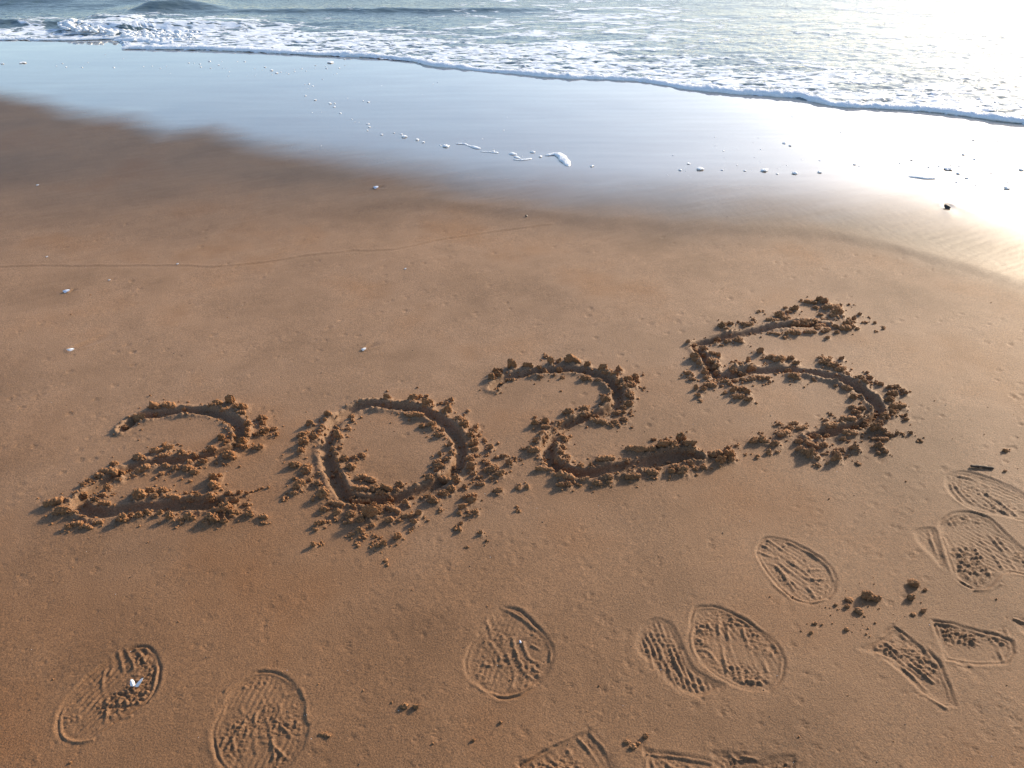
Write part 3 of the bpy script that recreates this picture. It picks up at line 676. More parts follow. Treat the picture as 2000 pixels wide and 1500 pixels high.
for k, p in enumerate(PRINTS):
    O = np.array(p['out'], float)
    wx, wy = ground(O[:, 0], O[:, 1])
    W = np.stack([wx, wy], 1)
    C = catmull(W, 0.008, True) if p['closed'] else np.vstack([W[i] + (W[(i + 1) % len(W)] - W[i]) * t for i in range(len(W)) for t in np.linspace(0, 1, 6, endpoint=False)[:, None]])
    p['C'] = C
    rs, cs = window(C[:, 0].min() - .03, C[:, 0].max() + .03, C[:, 1].min() - .03, C[:, 1].max() + .03)
    gx, gy = X[rs, cs], Y[rs, cs]
    jx = gx + 0.0022 * fbm(gx * 40, gy * 40, 3, 41); jy = gy + 0.0022 * fbm(gx * 40, gy * 40, 3, 42)
    d, i, t, sd = seg_dist(jx, jy, C, np.roll(C, -1, 0))
    ins = inside_poly(jx, jy, C)
    s = np.where(ins, d, -d)
    vary = np.clip(0.50 + 1.7 * fbm(gx * 9 + k, gy * 11, 2, 43), 0.18, 1.2)
    vary = vary * p.get('rim', 1.0)
    h = np.zeros_like(gx)
    h -= 0.0032 * sstep(-0.002, 0.012, s)                                   # pressed floor
    h -= 0.0024 * vary * np.exp(-((s - 0.0040) / 0.0020) ** 2)                 # sharp edge
    h += 0.0024 * vary * np.exp(-((s - 0.0088) / 0.0020) ** 2)                 # inner welt
    h += 0.0010 * vary * np.exp(-((s + 0.0035) / 0.0035) ** 2)                 # pushed-up border
    core = sstep(0.010, 0.018, s)
    an = math.radians(p['ang'])
    v = -gx * math.sin(an) + gy * math.cos(an) + 0.006 * fbm(gx * 18, gy * 18, 3, 44 + k)
    bars = np.clip(np.sin(v * 2 * math.pi / 0.0115) * 1.6, -1, 1)
    bm = np.clip(0.5 + 1.5 * fbm(gx * 13 + 9 * k, gy * 13, 2, 45), 0, 1)
    h += core * p['lug'] * 0.0016 * bars * bm
    rmk = np.clip(0.50 + 1.9 * fbm(gx * 12 + 5 * k, gy * 12, 2, 46), 0, 1.2)
    h += core * p['rough'] * rmk * 0.0105 * (np.abs(fbm(gx * 80, gy * 80, 3, 47)) - 0.12)
    for vn in p['veins']:
        Vp = np.array(vn, float)
        vx, vy = ground(Vp[:, 0], Vp[:, 1])
        VC = catmull(np.stack([vx, vy], 1), 0.006)
        dv, _, _, _ = seg_dist(jx, jy, VC[:-1], VC[1:])
        wv = np.clip(0.6 + 1.8 * fbm(gx * 20, gy * 20, 2, 48), 0, 1.4)
        h += 0.0032 * wv * np.exp(-(dv / 0.0023) ** 2) - 0.0006 * np.exp(-((dv - 0.007) / 0.003) ** 2)
    Z[rs, cs] += 0.82 * h
    p['dz'] = float(h.min())
    fm = s > -0.008
    fmf = fm[:-1, :-1] & fm[1:, :-1] & fm[:-1, 1:] & fm[1:, 1:]
    sub = PATCH[rs, cs][:fmf.shape[0], :fmf.shape[1]]
    sub[fmf & (sub == 0)] = 101 + k

# ---------------- cut the sheet into the beach and the marks in it
IDX = np.arange(NR * NC).reshape(NR, NC)
QUADS = np.stack([IDX[:-1, :-1], IDX[:-1, 1:], IDX[1:, 1:], IDX[1:, :-1]], -1).reshape(-1, 4)
PID = PATCH.reshape(-1)
VALL = np.stack([X, Y, Z], -1).reshape(-1, 3)
grazing_lift = sstep(1.15, 2.1, Y + 0.5 * fbm(X * 1.3, Y * 1.3, 3, 14)) * (1 - soak)  # mask for the brightening painted into the sand colour away from the camera
GRAZEV = grazing_lift.reshape(-1).astype(np.float32)
FILMV, SOAKV = film.reshape(-1).astype(np.float32), soak.reshape(-1).astype(np.float32)


def sheet(name, ident, parent=None, origin=(0, 0, 0)):
    q = QUADS[PID == ident]
    if len(q) == 0:
        return None
    used, inv = np.unique(q, return_inverse=True)
    me = mesh_from(name, VALL[used] - np.array(origin), inv.reshape(q.shape))
    for an, av in (('film', FILMV), ('soak', SOAKV), ('grazing_lift', GRAZEV)):
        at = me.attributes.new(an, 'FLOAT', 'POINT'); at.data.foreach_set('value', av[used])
    return obj(name, me, M_SAND, parent)


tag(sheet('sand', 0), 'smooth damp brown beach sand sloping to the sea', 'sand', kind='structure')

# ------------------------------------------------------------------ sea
sx = np.concatenate([[-3000, -600, -120, -40, -18, -12], np.linspace(-9, 9, 760), [12, 18, 40, 120, 600, 3000]])
sd_ = np.concatenate([np.arange(0, 0.8, 0.012), np.arange(0.8, 2.2, 0.02), np.arange(2.2, 6.5, 0.035), [6.6, 7, 8, 10, 14, 25, 60, 200, 800, 3000, 9000]])
SX, SD = np.meshgrid(sx, sd_)
fr2 = fy(FRONT, SX)
blend = sstep(0, 3.0, SD)
SY = fr2 * (1 - blend) + 6.3 * blend + SD
near = sstep(1.6, 0.0, SD)                       # thin bubbly swash close to the edge
near2 = sstep(3.0, 0.5, SD)
lim = sstep(14.0, 6.0, SD)
wav = 0.0
wav = wav + 0.009 * fbm(SX * 0.9, SY * 2.8, 4, 61) * (0.5 + 0.5 * sstep(0.3, 2.5, SD))
wav = wav + 0.0042 * fbm(SX * 4.0, SY * 8.0, 3, 62)
wav = wav + 0.0130 * near2 * np.abs(fbm(SX * 13, SY * 15, 3, 63))
wav = wav - 0.018 * near * np.clip(fbm(SX * 17, SY * 17, 2, 64) - .05, 0, 1)
SZ = 0.012 * sstep(0, 0.05, SD) + 0.030 * sstep(0.5, 5, SD) + wav * lim


def crest(pts, hgt, wf, wb):
    """a small wave: steep towards the beach, long behind"""
    global SZ
    P = np.array(pts, float)
    cx, cy = ground(P[:, 0], P[:, 1]); hh = P[:, 2]
    yy = np.interp(SX, cx, cy); am = np.interp(SX, cx, hh, left=hh[0], right=hh[-1])
    e = SY - yy - 0.10 * fbm(SX * 2.2, SX * 0, 3, 65)
    SZ = SZ + hgt * am * np.where(e < 0, np.exp(-(e / wf) ** 2), np.exp(-(e / wb) ** 2))


crest([(-400, 70, 0), (100, 66, 0), (150, 62, .9), (230, 62, 1.0), (330, 58, .8), (480, 54, .5), (600, 50, .15), (800, 46, 0)], 0.07, 0.10, 0.45)
crest([(180, 30, 0), (255, 27, .25), (300, 24, 1.0), (360, 22, 1.0), (400, 23, .7), (450, 26, .15), (520, 30, 0)], 0.085, 0.18, 0.5)
crest([(-400, 52, .6), (0, 50, .7), (60, 50, .6), (150, 49, .35), (260, 49, .5), (330, 40, .5), (420, 40, 0)], 0.055, 0.09, 0.35)
crest([(350, 32, 0), (500, 29, .7), (700, 27, .8), (950, 25, .7), (1100, 25, .2), (1300, 25, 0)], 0.038, 0.09, 0.4)
crest([(-900, 5, .4), (0, 8, .6), (200, 12, .2), (600, -20, .6), (1200, -25, .6), (2500, -20, .6)], 0.11, 0.22, 0.8)
for k, (d0, a0) in enumerate(((4.6, .03), (6.0, .04))):
    e = SD - d0 - 0.5 * fbm(SX * .5, SX * 0 + k, 3, 66)
    SZ = SZ + a0 * np.exp(-(e / 0.35) ** 2)
# foam cover: dense behind the front, in the broken wave, thinning seaward
fo = 0.42 * sstep(1.3, 0.0, SD) + 0.32 * sstep(6.5, 1.2, SD) - 0.24 * sstep(0.6, -1.5, SX) * sstep(0.5, 1.6, SD)
wx_, _ = ground(150.0, 62.0)
fo = fo + 0.30 * np.exp(-((SX + 3.1) / 1.6) ** 2) * sstep(2.0, 0.4, SD)
fo = fo - 0.16 * sstep(1.0, 2.6, SX) * sstep(0.10, 0.5, SD)
fo = fo - 0.28 * (SX < wx_ - 0.15) * sstep(0.10, 0.4, SD)
ns, nc = SX.shape
I = np.arange(ns * nc).reshape(ns, nc)
SQ = np.stack([I[:-1, :-1], I[:-1, 1:], I[1:, 1:], I[1:, :-1]], -1).reshape(-1, 4)
sme = mesh_from('sea', np.stack([SX, SY, SZ], -1).reshape(-1, 3), SQ)
at = sme.attributes.new('foam', 'FLOAT', 'POINT'); at.data.foreach_set('value', np.clip(fo, 0, 1).reshape(-1).astype(np.float32))
at = sme.attributes.new('near', 'FLOAT', 'POINT'); at.data.foreach_set('value', near.reshape(-1).astype(np.float32))
sea = tag(obj('sea', sme, M_SEA), 'shallow foamy sea water running up the beach', 'sea', kind='structure')


# foam bead along the running edge of the swash
def foam_bead(pts, name, label, hmul, seed):
    P = np.array(pts, float)
    wx, wy = ground(P[:, 0], P[:, 1])
    C = catmull(np.stack([wx, wy, P[:, 2]], 1), 0.010)
    s = np.concatenate([[0], np.cumsum(np.hypot(np.diff(C[:, 0]), np.diff(C[:, 1])))])
    T = np.gradient(C[:, :2], axis=0); T /= np.linalg.norm(T, axis=1)[:, None] + 1e-9
    N = np.stack([-T[:, 1], T[:, 0]], 1)                  # seaward for left-to-right paths
    m = 17
    th = np.linspace(-0.12, 1.0, m)
    V = np.zeros((len(C), m, 3))
    lump = 1 + 0.65 * fbm(s * 2.4, s * 0 + seed, 3, 71) + 0.42 * fbm(s * 11, s * 0 + seed, 3, 72)
    sc = 0.022 * fbm(s * 4.0, s * 0 + seed, 3, 73) + 0.010 * fbm(s * 16.0, s * 0 + seed, 2, 74)
    w = 0.060 * hmul * (0.7 + 0.5 * C[:, 2]) * lump
    hgt = 0.021 * hmul * C[:, 2] * lump
    for j, t in enumerate(th):
        a = math.pi * (1 - t)
        ax = math.cos(a)                                   # -1 beach side .. 1 sea side
        up = max(math.sin(a), 0) ** 0.75 if t >= 0 else -0.12
        ax2 = ax if t >= 0 else -0.86
        off = (ax2 * 0.5 + 0.35) * w + sc * (1 - 0.5 * max(t, 0))
        bx = C[:, 0] + N[:, 0] * off; by = C[:, 1] + N[:, 1] * off
        bump = 0.35 * fbm(bx * 42, by * 42, 3, 75) + 0.2 * fbm(bx * 110, by * 110, 2, 76)
        V[:, j, 0] = bx + N[:, 0] * bump * 0.008; V[:, j, 1] = by + N[:, 1] * bump * 0.008
        V[:, j, 2] = 0.002 + hgt * up * (1 + 0.6 * bump) + (0.010 * max(t, 0))
    n = len(C)
    I = np.arange(n * m).reshape(n, m)
    Q = np.stack([I[:-1, :-1], I[1:, :-1], I[1:, 1:], I[:-1, 1:]], -1).reshape(-1, 4)[:, ::-1]
    return tag(obj(name, mesh_from(name, V.reshape(-1, 3), Q), M_FOAM), label, 'foam', kind='stuff')


main = [(238, 96.5, .25), (262, 95.5, .7)] + [(x, y - 1, h) for (x, y), h in zip(FRONT_PX[7:], [.8, .85, .7, .8, .8, .9, .95, .9, 1, .95, .9, .95, 1.25, 1.45, 1.1, 1.0, .9, 1.05, 1, 1, .95])]
foam_bead(main, 'sea_foam', 'long rolled bead of bluish white foam along the front of the swash', 1.0, 1.0)
foam_bead([(-700, 97, .4), (-300, 86, .4), (0, 78.5, .4), (115, 79.5, .4), (226, 76.5, .45), (250, 75, .3)], 'sea_foam', 'thin foam line edging the water at the upper left', 1.0, 5.0)
foam_bead([(222, 80.5, .3), (240, 81.5, .8), (262, 83, .9), (300, 86, .8), (345, 90, .4)], 'sea_foam', 'short foam tongue tucked behind the tip of the long foam bead', 1.0, 9.0)


# ------------------------------------------------------------------ clump shapes
def ico(sub):
    bm = bmesh.new(); bmesh.ops.create_icosphere(bm, subdivisions=sub, radius=1.0)
    V = np.array([v.co[:] for v in bm.verts]); F = np.array([[v.index for v in f.verts] for f in bm.faces]); bm.free()
    return V / np.linalg.norm(V, axis=1)[:, None], F


ICO = {k: ico(k) for k in (1, 2, 3, 4, 5)}


def unit(V, flat=0.30):
    """fit into a 1 x 1 x 1 box standing on z = 0, base cut flat"""
    V = V.copy()
    lo, hi = V.min(0), V.max(0)
    V = (V - (lo + hi) / 2) / (hi - lo)
    V[:, 2] = np.maximum(V[:, 2], -0.5 + flat * 0.5)
    V[:, 2] += 0.5 - flat * 0.5
    V[:, 2] /= V[:, 2].max()
    return V


def popcorn(seed, sub, n=26, rough=0.05, pellet=(0.22, 0.42)):
    r = np.random.default_rng(seed)
    D, F = ICO[sub]
    el = np.array([1.0, r.uniform(.6, .95), r.uniform(.55, .85)])
    cen = r.normal(size=(n, 3)); cen /= np.linalg.norm(cen, axis=1)[:, None]
    cen *= r.uniform(0.45, 0.95, (n, 1)) * el
    rad = r.uniform(*pellet, n)
    R = np.full(len(D), 0.48)
    for c, q in zip(cen, rad):
        b = D @ c
        disc = q * q - c @ c + b * b
        tt = np.where(disc > 0, b + np.sqrt(np.maximum(disc, 0)), 0)
        R = np.maximum(R, tt)
    nz = np.array([mnoise.fractal(Vector(d * 5 + seed), 0.9, 2.0, 3) for d in D])
    R = R * (1 + rough * 1.6 * nz) + r.normal(0, rough * 0.35, len(D))
    return mesh_from('clump', unit(D * R[:, None]), F)


def chunk(seed, sub):
    r = np.random.default_rng(seed)
    D, F = ICO[sub]
    R = np.full(len(D), 1.6)
    for k in range(10):
        n = r.normal(size=3); n /= np.linalg.norm(n)
        h = r.uniform(0.55, 1.0)
        c = D @ n
        R = np.minimum(R, np.where(c > 0.05, h / np.maximum(c, 0.05), 1.6))
    nz = np.array([mnoise.fractal(Vector(d * 3.2 + seed), 0.8, 2.0, 4) for d in D])
    nz2 = np.array([mnoise.fractal(Vector(d * 11 + seed), 0.7, 2.0, 3) for d in D])
    R = R * (1 + 0.20 * nz + 0.10 * nz2) + r.normal(0, 0.018, len(D))
    return mesh_from('slab', unit(D * R[:, None], .2), F)


def saw(seed, sub):
    """long crest of pellets, for rolled-over strips of sand"""
    r = np.random.default_rng(seed)
    D, F = ICO[sub]
    R = np.full(len(D), 0.35)
    for k in range(120):
        c = np.array([r.uniform(-0.9, 0.9), r.uniform(-.16, .16), r.uniform(-.15, .30)]); q = r.uniform(.07, .19)
        b = D @ c; disc = q * q - c @ c + b * b
        R = np.maximum(R, np.where(disc > 0, b + np.sqrt(np.maximum(disc, 0)), 0))
    R += r.normal(0, 0.012, len(D))
    return mesh_from('strip', unit(D * R[:, None], .25), F)


POP_L = [popcorn(100 + k, 5, 130, .07, (.09, .26)) for k in range(14)]
POP_S = [popcorn(200 + k, 4, 48, .07, (.14, .34)) for k in range(14)]
SLAB = [chunk(300 + k, 5) for k in range(9)]
STRIP = [saw(400 + k, 5) for k in range(6)]
for me in POP_L + POP_S + SLAB + STRIP:
    me.materials.append(M_CLUMP)

DLAB = {
 'first_two': 'digit 2 drawn in the sand, first of the four, at the far left',
 'zero': 'digit 0 drawn in the sand, ringed by crumbled lumps',
 'second_two': 'digit 2 drawn in the sand between the zero and the five',
 'five': 'digit 5 drawn in the sand, last and highest of the four',
}


def crumbs(name, spots, parent, origin, mat):
    """many tiny grains of sand in one mesh; spots are (x, y, radius)"""
    Vs, Fs = [], []
    nv = 0
    for k, (x, y, r) in enumerate(spots):
        D, F = ICO[2] if r > 0.0022 else ICO[1]
        q = D * (r * cr.uniform(.65, 1.25, (len(D), 1))) * np.array([cr.uniform(.8, 1.3), cr.uniform(.7, 1.1), cr.uniform(.6, 1.0)])
        q = q + np.array([x, y, height_at(x, y) + r * 0.45]) - np.array(origin)
        Vs.append(q); Fs.append(F + nv); nv += len(D)
    if not Vs: return
    o = obj(name, mesh_from(name, np.vstack(Vs), np.vstack(Fs)), mat, parent)
    return tag(o, kind='stuff')


for gi, gk in enumerate(DIG):
    ox, oy, sc = DIG[gk]['off']
    A = DIG[gk]['A']
    cxm, cym = float(A[:, 0].mean()), float(A[:, 1].min())
    root = empty('drawn_digit', (cxm, cym, 0))
    tag(root, DLAB[gk], 'digit', 'digits of the year drawn in the sand')
    org = (cxm, cym, 0)
    sheet('groove', gi + 1, root, org)
    spots = []
    for (x, y, W, dep, tall, zg, zw, zh, slab) in CLUMPS[gk]:
        for _ in range(cr.integers(3, 8)):
            spots.append((x + cr.normal(0, .42 * W + .003), y + cr.normal(0, .36 * W + .004), cr.uniform(.0010, .0036) * (1.4 if cr.random() < .15 else 1)))
        if zw < 24:
            spots.append((x, y, W * 0.55)); continue
        if slab: me = SLAB[cr.integers(len(SLAB))]
        elif zw > 1.9 * zh and zw > 75: me = STRIP[cr.integers(len(STRIP))]
        elif zw > 55: me = POP_L[cr.integers(len(POP_L))]
        else: me = POP_S[cr.integers(len(POP_S))]
        o = obj('sand_clump', me, None, root, (x - cxm, y - cym, zg - 0.08 * tall))
        flip = -1 if cr.random() < .5 else 1
        o.scale = (W * flip, dep, tall * 1.12)
        o.rotation_euler = (cr.normal(0, .10), cr.normal(0, .12), cr.normal(0, .22))
    # crumbs along both banks of the groove and thrown a little farther out
    for k in range(260):
        i = cr.integers(len(A))
        a = cr.uniform(0, 2 * math.pi); r = abs(cr.normal(0.024, 0.016)) if k < 210 else abs(cr.normal(.06, .04))
        spots.append((A[i, 0] + r * math.cos(a), A[i, 1] + r * math.sin(a), cr.uniform(.0010, .0036) * (1 if cr.random() < .8 else 1.5)))
    crumbs('crumbs', spots, root, org, M_CLUMP)

for k, p in enumerate(PRINTS):
    C = p['C']
    o = (float(C[:, 0].mean()), float(C[:, 1].mean()), 0)
    s = sheet('shoe_print', 101 + k, None, o)
    if s is None: continue
    s.location = o
    tag(s, p['label'], 'shoe print', 'shoe prints in the sand')

# ------------------------------------------------------------------ loose things on the sand
def loose(name, me, px, py, w, h, label, cat, group=None, rot=0.0, mat=None, sink=.10, dep=.75, tilt=(0, 0), lo=.32):
    S = pxm(py)
    x, y = map(float, ground(px, py))
    W = w / S
    el = math.atan2(CAM_H, y)
    T = float(np.clip((h / S - 0.75 * W * dep * math.sin(el)) / math.cos(el), lo * W, .8 * W))
    me2 = me
    if mat is not None:
        me2 = me.copy(); me2.materials.clear(); me2.materials.append(mat)
    o = obj(name, me2, None, None, (x, y, height_at(x, y) - sink * T))
    o.scale = (W, W * dep, T)
    o.rotation_euler = (tilt[0], tilt[1], rot)
    return tag(o, label, cat, group)


GB = 'loose sand lumps among the shoe prints'
loose('sand_lump', SLAB[2], 1783, 1138, 24, 20, 'square topped loose sand block right of the big two lobed lump', 'sand lump', GB)
loose('sand_lump', POP_S[1], 1780, 1166, 16, 15, 'small round sand lump directly below the square topped block', 'sand lump', GB)
loose('sand_lump', POP_S[2], 1808, 1150, 10, 8, 'tiny sand pellet to the right of the square topped block', 'sand lump', GB)
loose('sand_lump', POP_S[3], 1804, 1192, 12, 11, 'round sand pellet above the double edged heel print', 'sand lump', GB)
loose('sand_lump', POP_S[4], 1785, 1198, 12, 8, 'flat sand crumb left of the round pellet above the double edged heel print', 'sand lump', GB)
o = loose('sand_lump', POP_L[3], 1694, 1164, 26, 26, 'big dark two lobed sand lump right of the clear oval shoe print', 'sand lump', GB)
me = POP_L[3].copy()
sub_o = obj('lobe', POP_L[5], None, o, (0.62, -0.25, -0.05)); sub_o.scale = (.8, .8, .7)
loose('sand_lump', POP_S[5], 1659, 1170, 17, 12, 'sand pellet between the clear oval print and the big two lobed lump', 'sand lump', GB)
loose('sand_lump', POP_S[6], 1655, 1183, 12, 10, 'sand crumb just below the pellet beside the clear oval print', 'sand lump', GB)
loose('sand_lump', POP_S[7], 1678, 1193, 18, 14, 'elongated sand crumb below and left of the two lobed lump', 'sand lump', GB, rot=-.7)
loose('sand_lump', POP_S[8], 1633, 1180, 8, 7, 'tiny sand grain beside the lower right end of the clear oval print', 'sand lump', GB)
loose('sand_lump', POP_S[9], 1654, 1228, 11, 9, 'sand pellet at the lower end of the row of tiny grains', 'sand lump', GB)
loose('sand_lump', POP_S[10], 1592, 1216, 11, 8, 'sand pellet to the upper right of the deep oval print', 'sand lump', GB)
loose('sand_lump', POP_S[11], 1585, 1235, 9, 8, 'darker sand pellet nearest the deep oval print', 'sand lump', GB)
GS = 'loose sand crumbs in the foreground'
loose('sand_crumb', POP_S[12], 790, 1379, 18, 14, 'tan sand crumb, left of the pair left of the blue shell print', 'sand crumb', GS)
loose('sand_crumb', SLAB[4], 812, 1380, 14, 24, 'upright tan sand crumb, right of the pair left of the blue shell print', 'sand crumb', GS)
loose('sand_crumb', STRIP[1], 635, 1434, 27, 8, 'curled orange sand sliver beside the squiggly shoe print', 'sand crumb', GS, rot=-.2, dep=.35, lo=.18)
loose('sand_crumb', POP_S[0], 1225, 1448, 14, 10, 'left crumb of the small cluster above the cornered print', 'sand crumb', GS)
loose('sand_crumb', POP_S[2], 1237, 1458, 16, 11, 'lowest crumb of the small cluster above the cornered print', 'sand crumb', GS)
loose('sand_crumb', POP_S[4], 1247, 1452, 10, 14, 'middle crumb of the small cluster above the cornered print', 'sand crumb', GS)
loose('sand_crumb', POP_S[6], 1261, 1437, 13, 14, 'highest crumb of the small cluster above the cornered print', 'sand crumb', GS)
loose('sand_crumb', POP_S[7], 925, 1445, 8, 8, 'lone pellet left of the pointed heel print', 'sand crumb', GS)
loose('sand_crumb', POP_S[8], 978, 1411, 8, 8, 'lone pellet under the oval print with the blue shell', 'sand crumb', GS)
loose('sand_crumb', POP_S[5], 1963, 883, 12, 10, 'dark crumb above the twig', 'sand crumb', GS)
loose('sand_crumb', POP_S[6], 1962, 922, 8, 6, 'dark crumb right of the twig', 'sand crumb', GS)
gr = np.random.default_rng(77)
sp = []
for k in range(150):
    px, py = (gr.normal(1690, 70), gr.normal(1190, 40)) if k < 45 else ((gr.normal(1970, 40), gr.normal(880, 40)) if k < 60 else (gr.uniform(-50, 2050), gr.uniform(560, 1500)))
    x, y = map(float, ground(px, py)); sp.append((x, y, gr.uniform(.0009, .0024)))
tag(crumbs('sand_grains', sp, None, (0, 0, 0), M_CLUMP), 'tiny loose grains strewn over the sand', 'sand grains')
sp = []
for k in range(90):
    x, y = map(float, ground(gr.uniform(-50, 2050), 380 + 1120 * gr.random())); sp.append((x, y, gr.uniform(.0008, .0018)))
tag(crumbs('dark_grit', sp, None, (0, 0, 0), M_DARK), 'tiny dark specks of shell grit on the sand', 'grit')
sp = []
for k in range(45):
    x, y = map(float, ground(gr.uniform(-50, 2050), 520 + 980 * gr.random())); sp.append((x, y, gr.uniform(.0005, .0009)))
tag(crumbs('shell_grit', sp, None, (0, 0, 0), M_SHELL), 'tiny pale specks of broken shell on the sand', 'grit')


def shell_mesh(seed, ribs=9):
    """one valve of a small clam: fan outline, domed, ribbed, with thickness"""
    nu, nv = 18, 9
    V = []
    for lay in (0, 1):
        for j in range(nv):
            r = j / (nv - 1)
            for i in range(nu):
                a = math.pi * (0.06 + 0.88 * i / (nu - 1))
                R = r * (1 + 0.06 * math.sin(3 * a + seed)) * (0.80 + 0.20 * math.sin(a))
                x, y = R * math.cos(a) * 0.62, R * math.sin(a)
                z = 0.34 * math.sqrt(max(0, 1 - (0.92 * r) ** 2)) * (0.35 + 0.65 * math.sin(a)) + 0.012 * math.cos(ribs * a) * r
                V.append((x, y, z - (0.045 if lay else 0)))
    V = np.array(V)
    F = []
    for lay in (0, 1):
        o = lay * nu * nv
        for j in range(nv - 1):
            for i in range(nu - 1):
                q = [o + j * nu + i, o + j * nu + i + 1, o + (j + 1) * nu + i + 1, o + (j + 1) * nu + i]
                F.append(q if lay else q[::-1])
    e = nu * nv
    for i in range(nu - 1):
        a = (nv - 1) * nu + i; F.append([a, a + 1, a + 1 + e, a + e])
    for j in range(nv - 1):
        a = j * nu; F.append([a, a + nu, a + nu + e, a + e]); b = j * nu + nu - 1; F.append([b + nu, b, b + e, b + nu + e])
    V[:, 1] -= .5
    return mesh_from('shell', V, np.array(F))


SHM = shell_mesh(1.0)


def shell(px, py, w, label, rot, mat, asp=1.5, tilt=0.1, hz=1.0, name='shell'):
    S = pxm(py); x, y = map(float, ground(px, py))
    me = SHM.copy(); me.materials.clear(); me.materials.append(mat)
    o = obj(name, me, None, None, (x, y, height_at(x, y) + 0.001))
    k = (0.8 if w > 12 else 0.62) * w / S
    o.scale = (k / asp * 1.2, k, k * hz)
    o.rotation_euler = (tilt, 0.05, rot)
    return tag(o, label, 'shell', 'shells lying on the sand')


shell(138, 683, 17, 'white shell with a dark scour trail, left side level with the digits top', -1.35, M_SHELL)
shell(131, 570, 16, 'small pale shell near the left edge above the one with the long trail', -1.1, M_SHELLBLUE, 2.0)
shell(711, 683, 13, 'pale shell lying above the zero', -1.1, M_SHELL, 1.8)
shell(735, 369, 13, 'bluish shell chip on the soaked sand below the water film', -1.2, M_SHELLBLUE)
shell(1016, 1253, 10, 'small blue white shell inside the oval shoe print below the zero', 0.4, M_SHELLBLUE, 1.9, .5)
shell(214, 547, 8, 'thin white shell sliver under the swash line at the left', -1.1, M_SHELL, 3)
shell(347, 515, 8, 'white shell sliver on the thin swash line', -1.2, M_SHELL, 2)
shell(74, 362, 9, 'tiny shell on the sand below the film edge at the far left', -1.2, M_SHELL, 2)
shell(792, 526, 8, 'tiny white shell on the open sand right of the swash line', -1.2, M_SHELL, 2)
shell(92, 501, 7, 'tan shell fragment just above the swash line at the far left', -1.2, M_SHELL, 1.6)
# the open pair of valves is one shell
x, y = map(float, ground(266, 1340))
root = empty('open_shell', (x, y, height_at(x, y)))
tag(root, 'open two valved white shell standing in the full sole print', 'shell', 'shells lying on the sand')
k = 21 / pxm(1340)
for (dx, rz, ty, ln) in ((-.30 * k, .55, .7, .72), (.42 * k, -.95, -.6, 1.0)):
    me = SHM.copy(); me.materials.clear(); me.materials.append(M_SHELL)
    v = obj('valve', me, None, root, (dx, 0.1 * k, 0.006)); v.scale = (k * .42, k * ln, k * .7); v.rotation_euler = (.55, ty * .4, rz)
# dark shell on the glare and a black chip
shell(1848, 406, 17, 'dark shell in a scoured hollow in the sun glare at the right', .5, M_DARK, 1.2, .5, 1.4)
shell(1028, 424, 9, 'tiny black shell chip on the soaked sand in the middle', .3, M_DARK, 1.4, .8, 1.4)

# twig: a flattened, slightly bent stick with chipped ends
def twig():
    n, m = 26, 10
    V = []
    for i in range(n):
        t = i / (n - 1)
        r = (0.0040 + 0.0006 * math.sin(9 * t) + 0.0004 * math.sin(23 * t)) * (0.75 + 0.25 * math.sin(math.pi * min(1, max(0, t * 1.02))))
        if i in (0, n - 1): r *= .55
        for j in range(m):
            a = 2 * math.pi * j / m
            V.append((-.030 + .060 * t, r * 1.15 * math.cos(a) * (1 + .12 * math.sin(5 * a + 3 * t)) + .0016 * math.sin(3 * t), r * .85 * math.sin(a) + .0035 + .0007 * math.sin(5 * t)))
    F = []
    for i in range(n - 1):
        for j in range(m):
            a, b = i * m + j, i * m + (j + 1) % m
            F.append([a, a + m, b + m, b])
    V.append((-.031, 0, .0035)); V.append((.031, .0003, .0035))
    me = bpy.data.meshes.new('twig')
    F2 = F + [[len(V) - 2, j, (j + 1) % m] for j in range(m)] + [[len(V) - 1, (n - 1) * m + (j + 1) % m, (n - 1) * m + j] for j in range(m)]
    me.from_pydata(V, [], F2); me.update()
    for p in me.polygons: p.use_smooth = True
    return me


x, y = map(float, ground(1917, 915))
tw = obj('twig', twig(), M_WOOD, None, (x, y, height_at(x, y)))
tw.rotation_euler = (0, 0, -.13)
tag(tw, 'short dark brown twig lying above the shoe prints at the right edge', 'twig')

# ------------------------------------------------------------------ foam left on the wet sand
FO_A = '90 246 30;10 250 15;220 258 6;243 248 8;258 262 8;320 263 10;343 243 6;445 263 10;480 229 5;411 213 5;560 260 6;594 258 6;626 267 6;650 259 5;737 246 8;757 246 6;780 250 8;785 262 8;818 240 12;822 267 8;854 255 10;865 240 6;895 281 6;892 298 6;870 268 5;884 268 5;928 241 6;955 241 10;995 268 6;965 297 4;997 297 5;1025 275 5;1035 263 12;1060 276 14;1080 286 14;1062 292 6;1097 282 6;1118 284 6;1127 289 8;1150 280 8;1150 272 6;1178 269 8;1195 278 6;1232 256 8;1230 268 5;1275 267 10;1272 258 5;1290 245 30;1325 266 8;1347 255 6;1345 231 10;1303 290 5;1315 287 5;1259 309 6;665 287 4'
FO_B = '1190 330 6;1206 328 10;1222 336 8;1202 346 5;1192 374 10;1231 391 12;1290 405 14;1308 404 10;1305 417 12;1329 442 12;1374 466 8;1387 477 6;1402 478 5;1437 484 14;1443 497 12;1434 510 10;1490 527 14;1538 521 10;1567 526 12;1580 537 25;1631 549 16;1653 559 14;1720 572 10;1743 576 28;1418 394 8;1439 399 12;1358 384 5;1254 438 5;1220 440 5;1490 335 4;1693 333 5;1709 325 5;1650 372 4;1885 548 5;1818 553 5;1968 513 5;1980 463 4;1255 570 6'
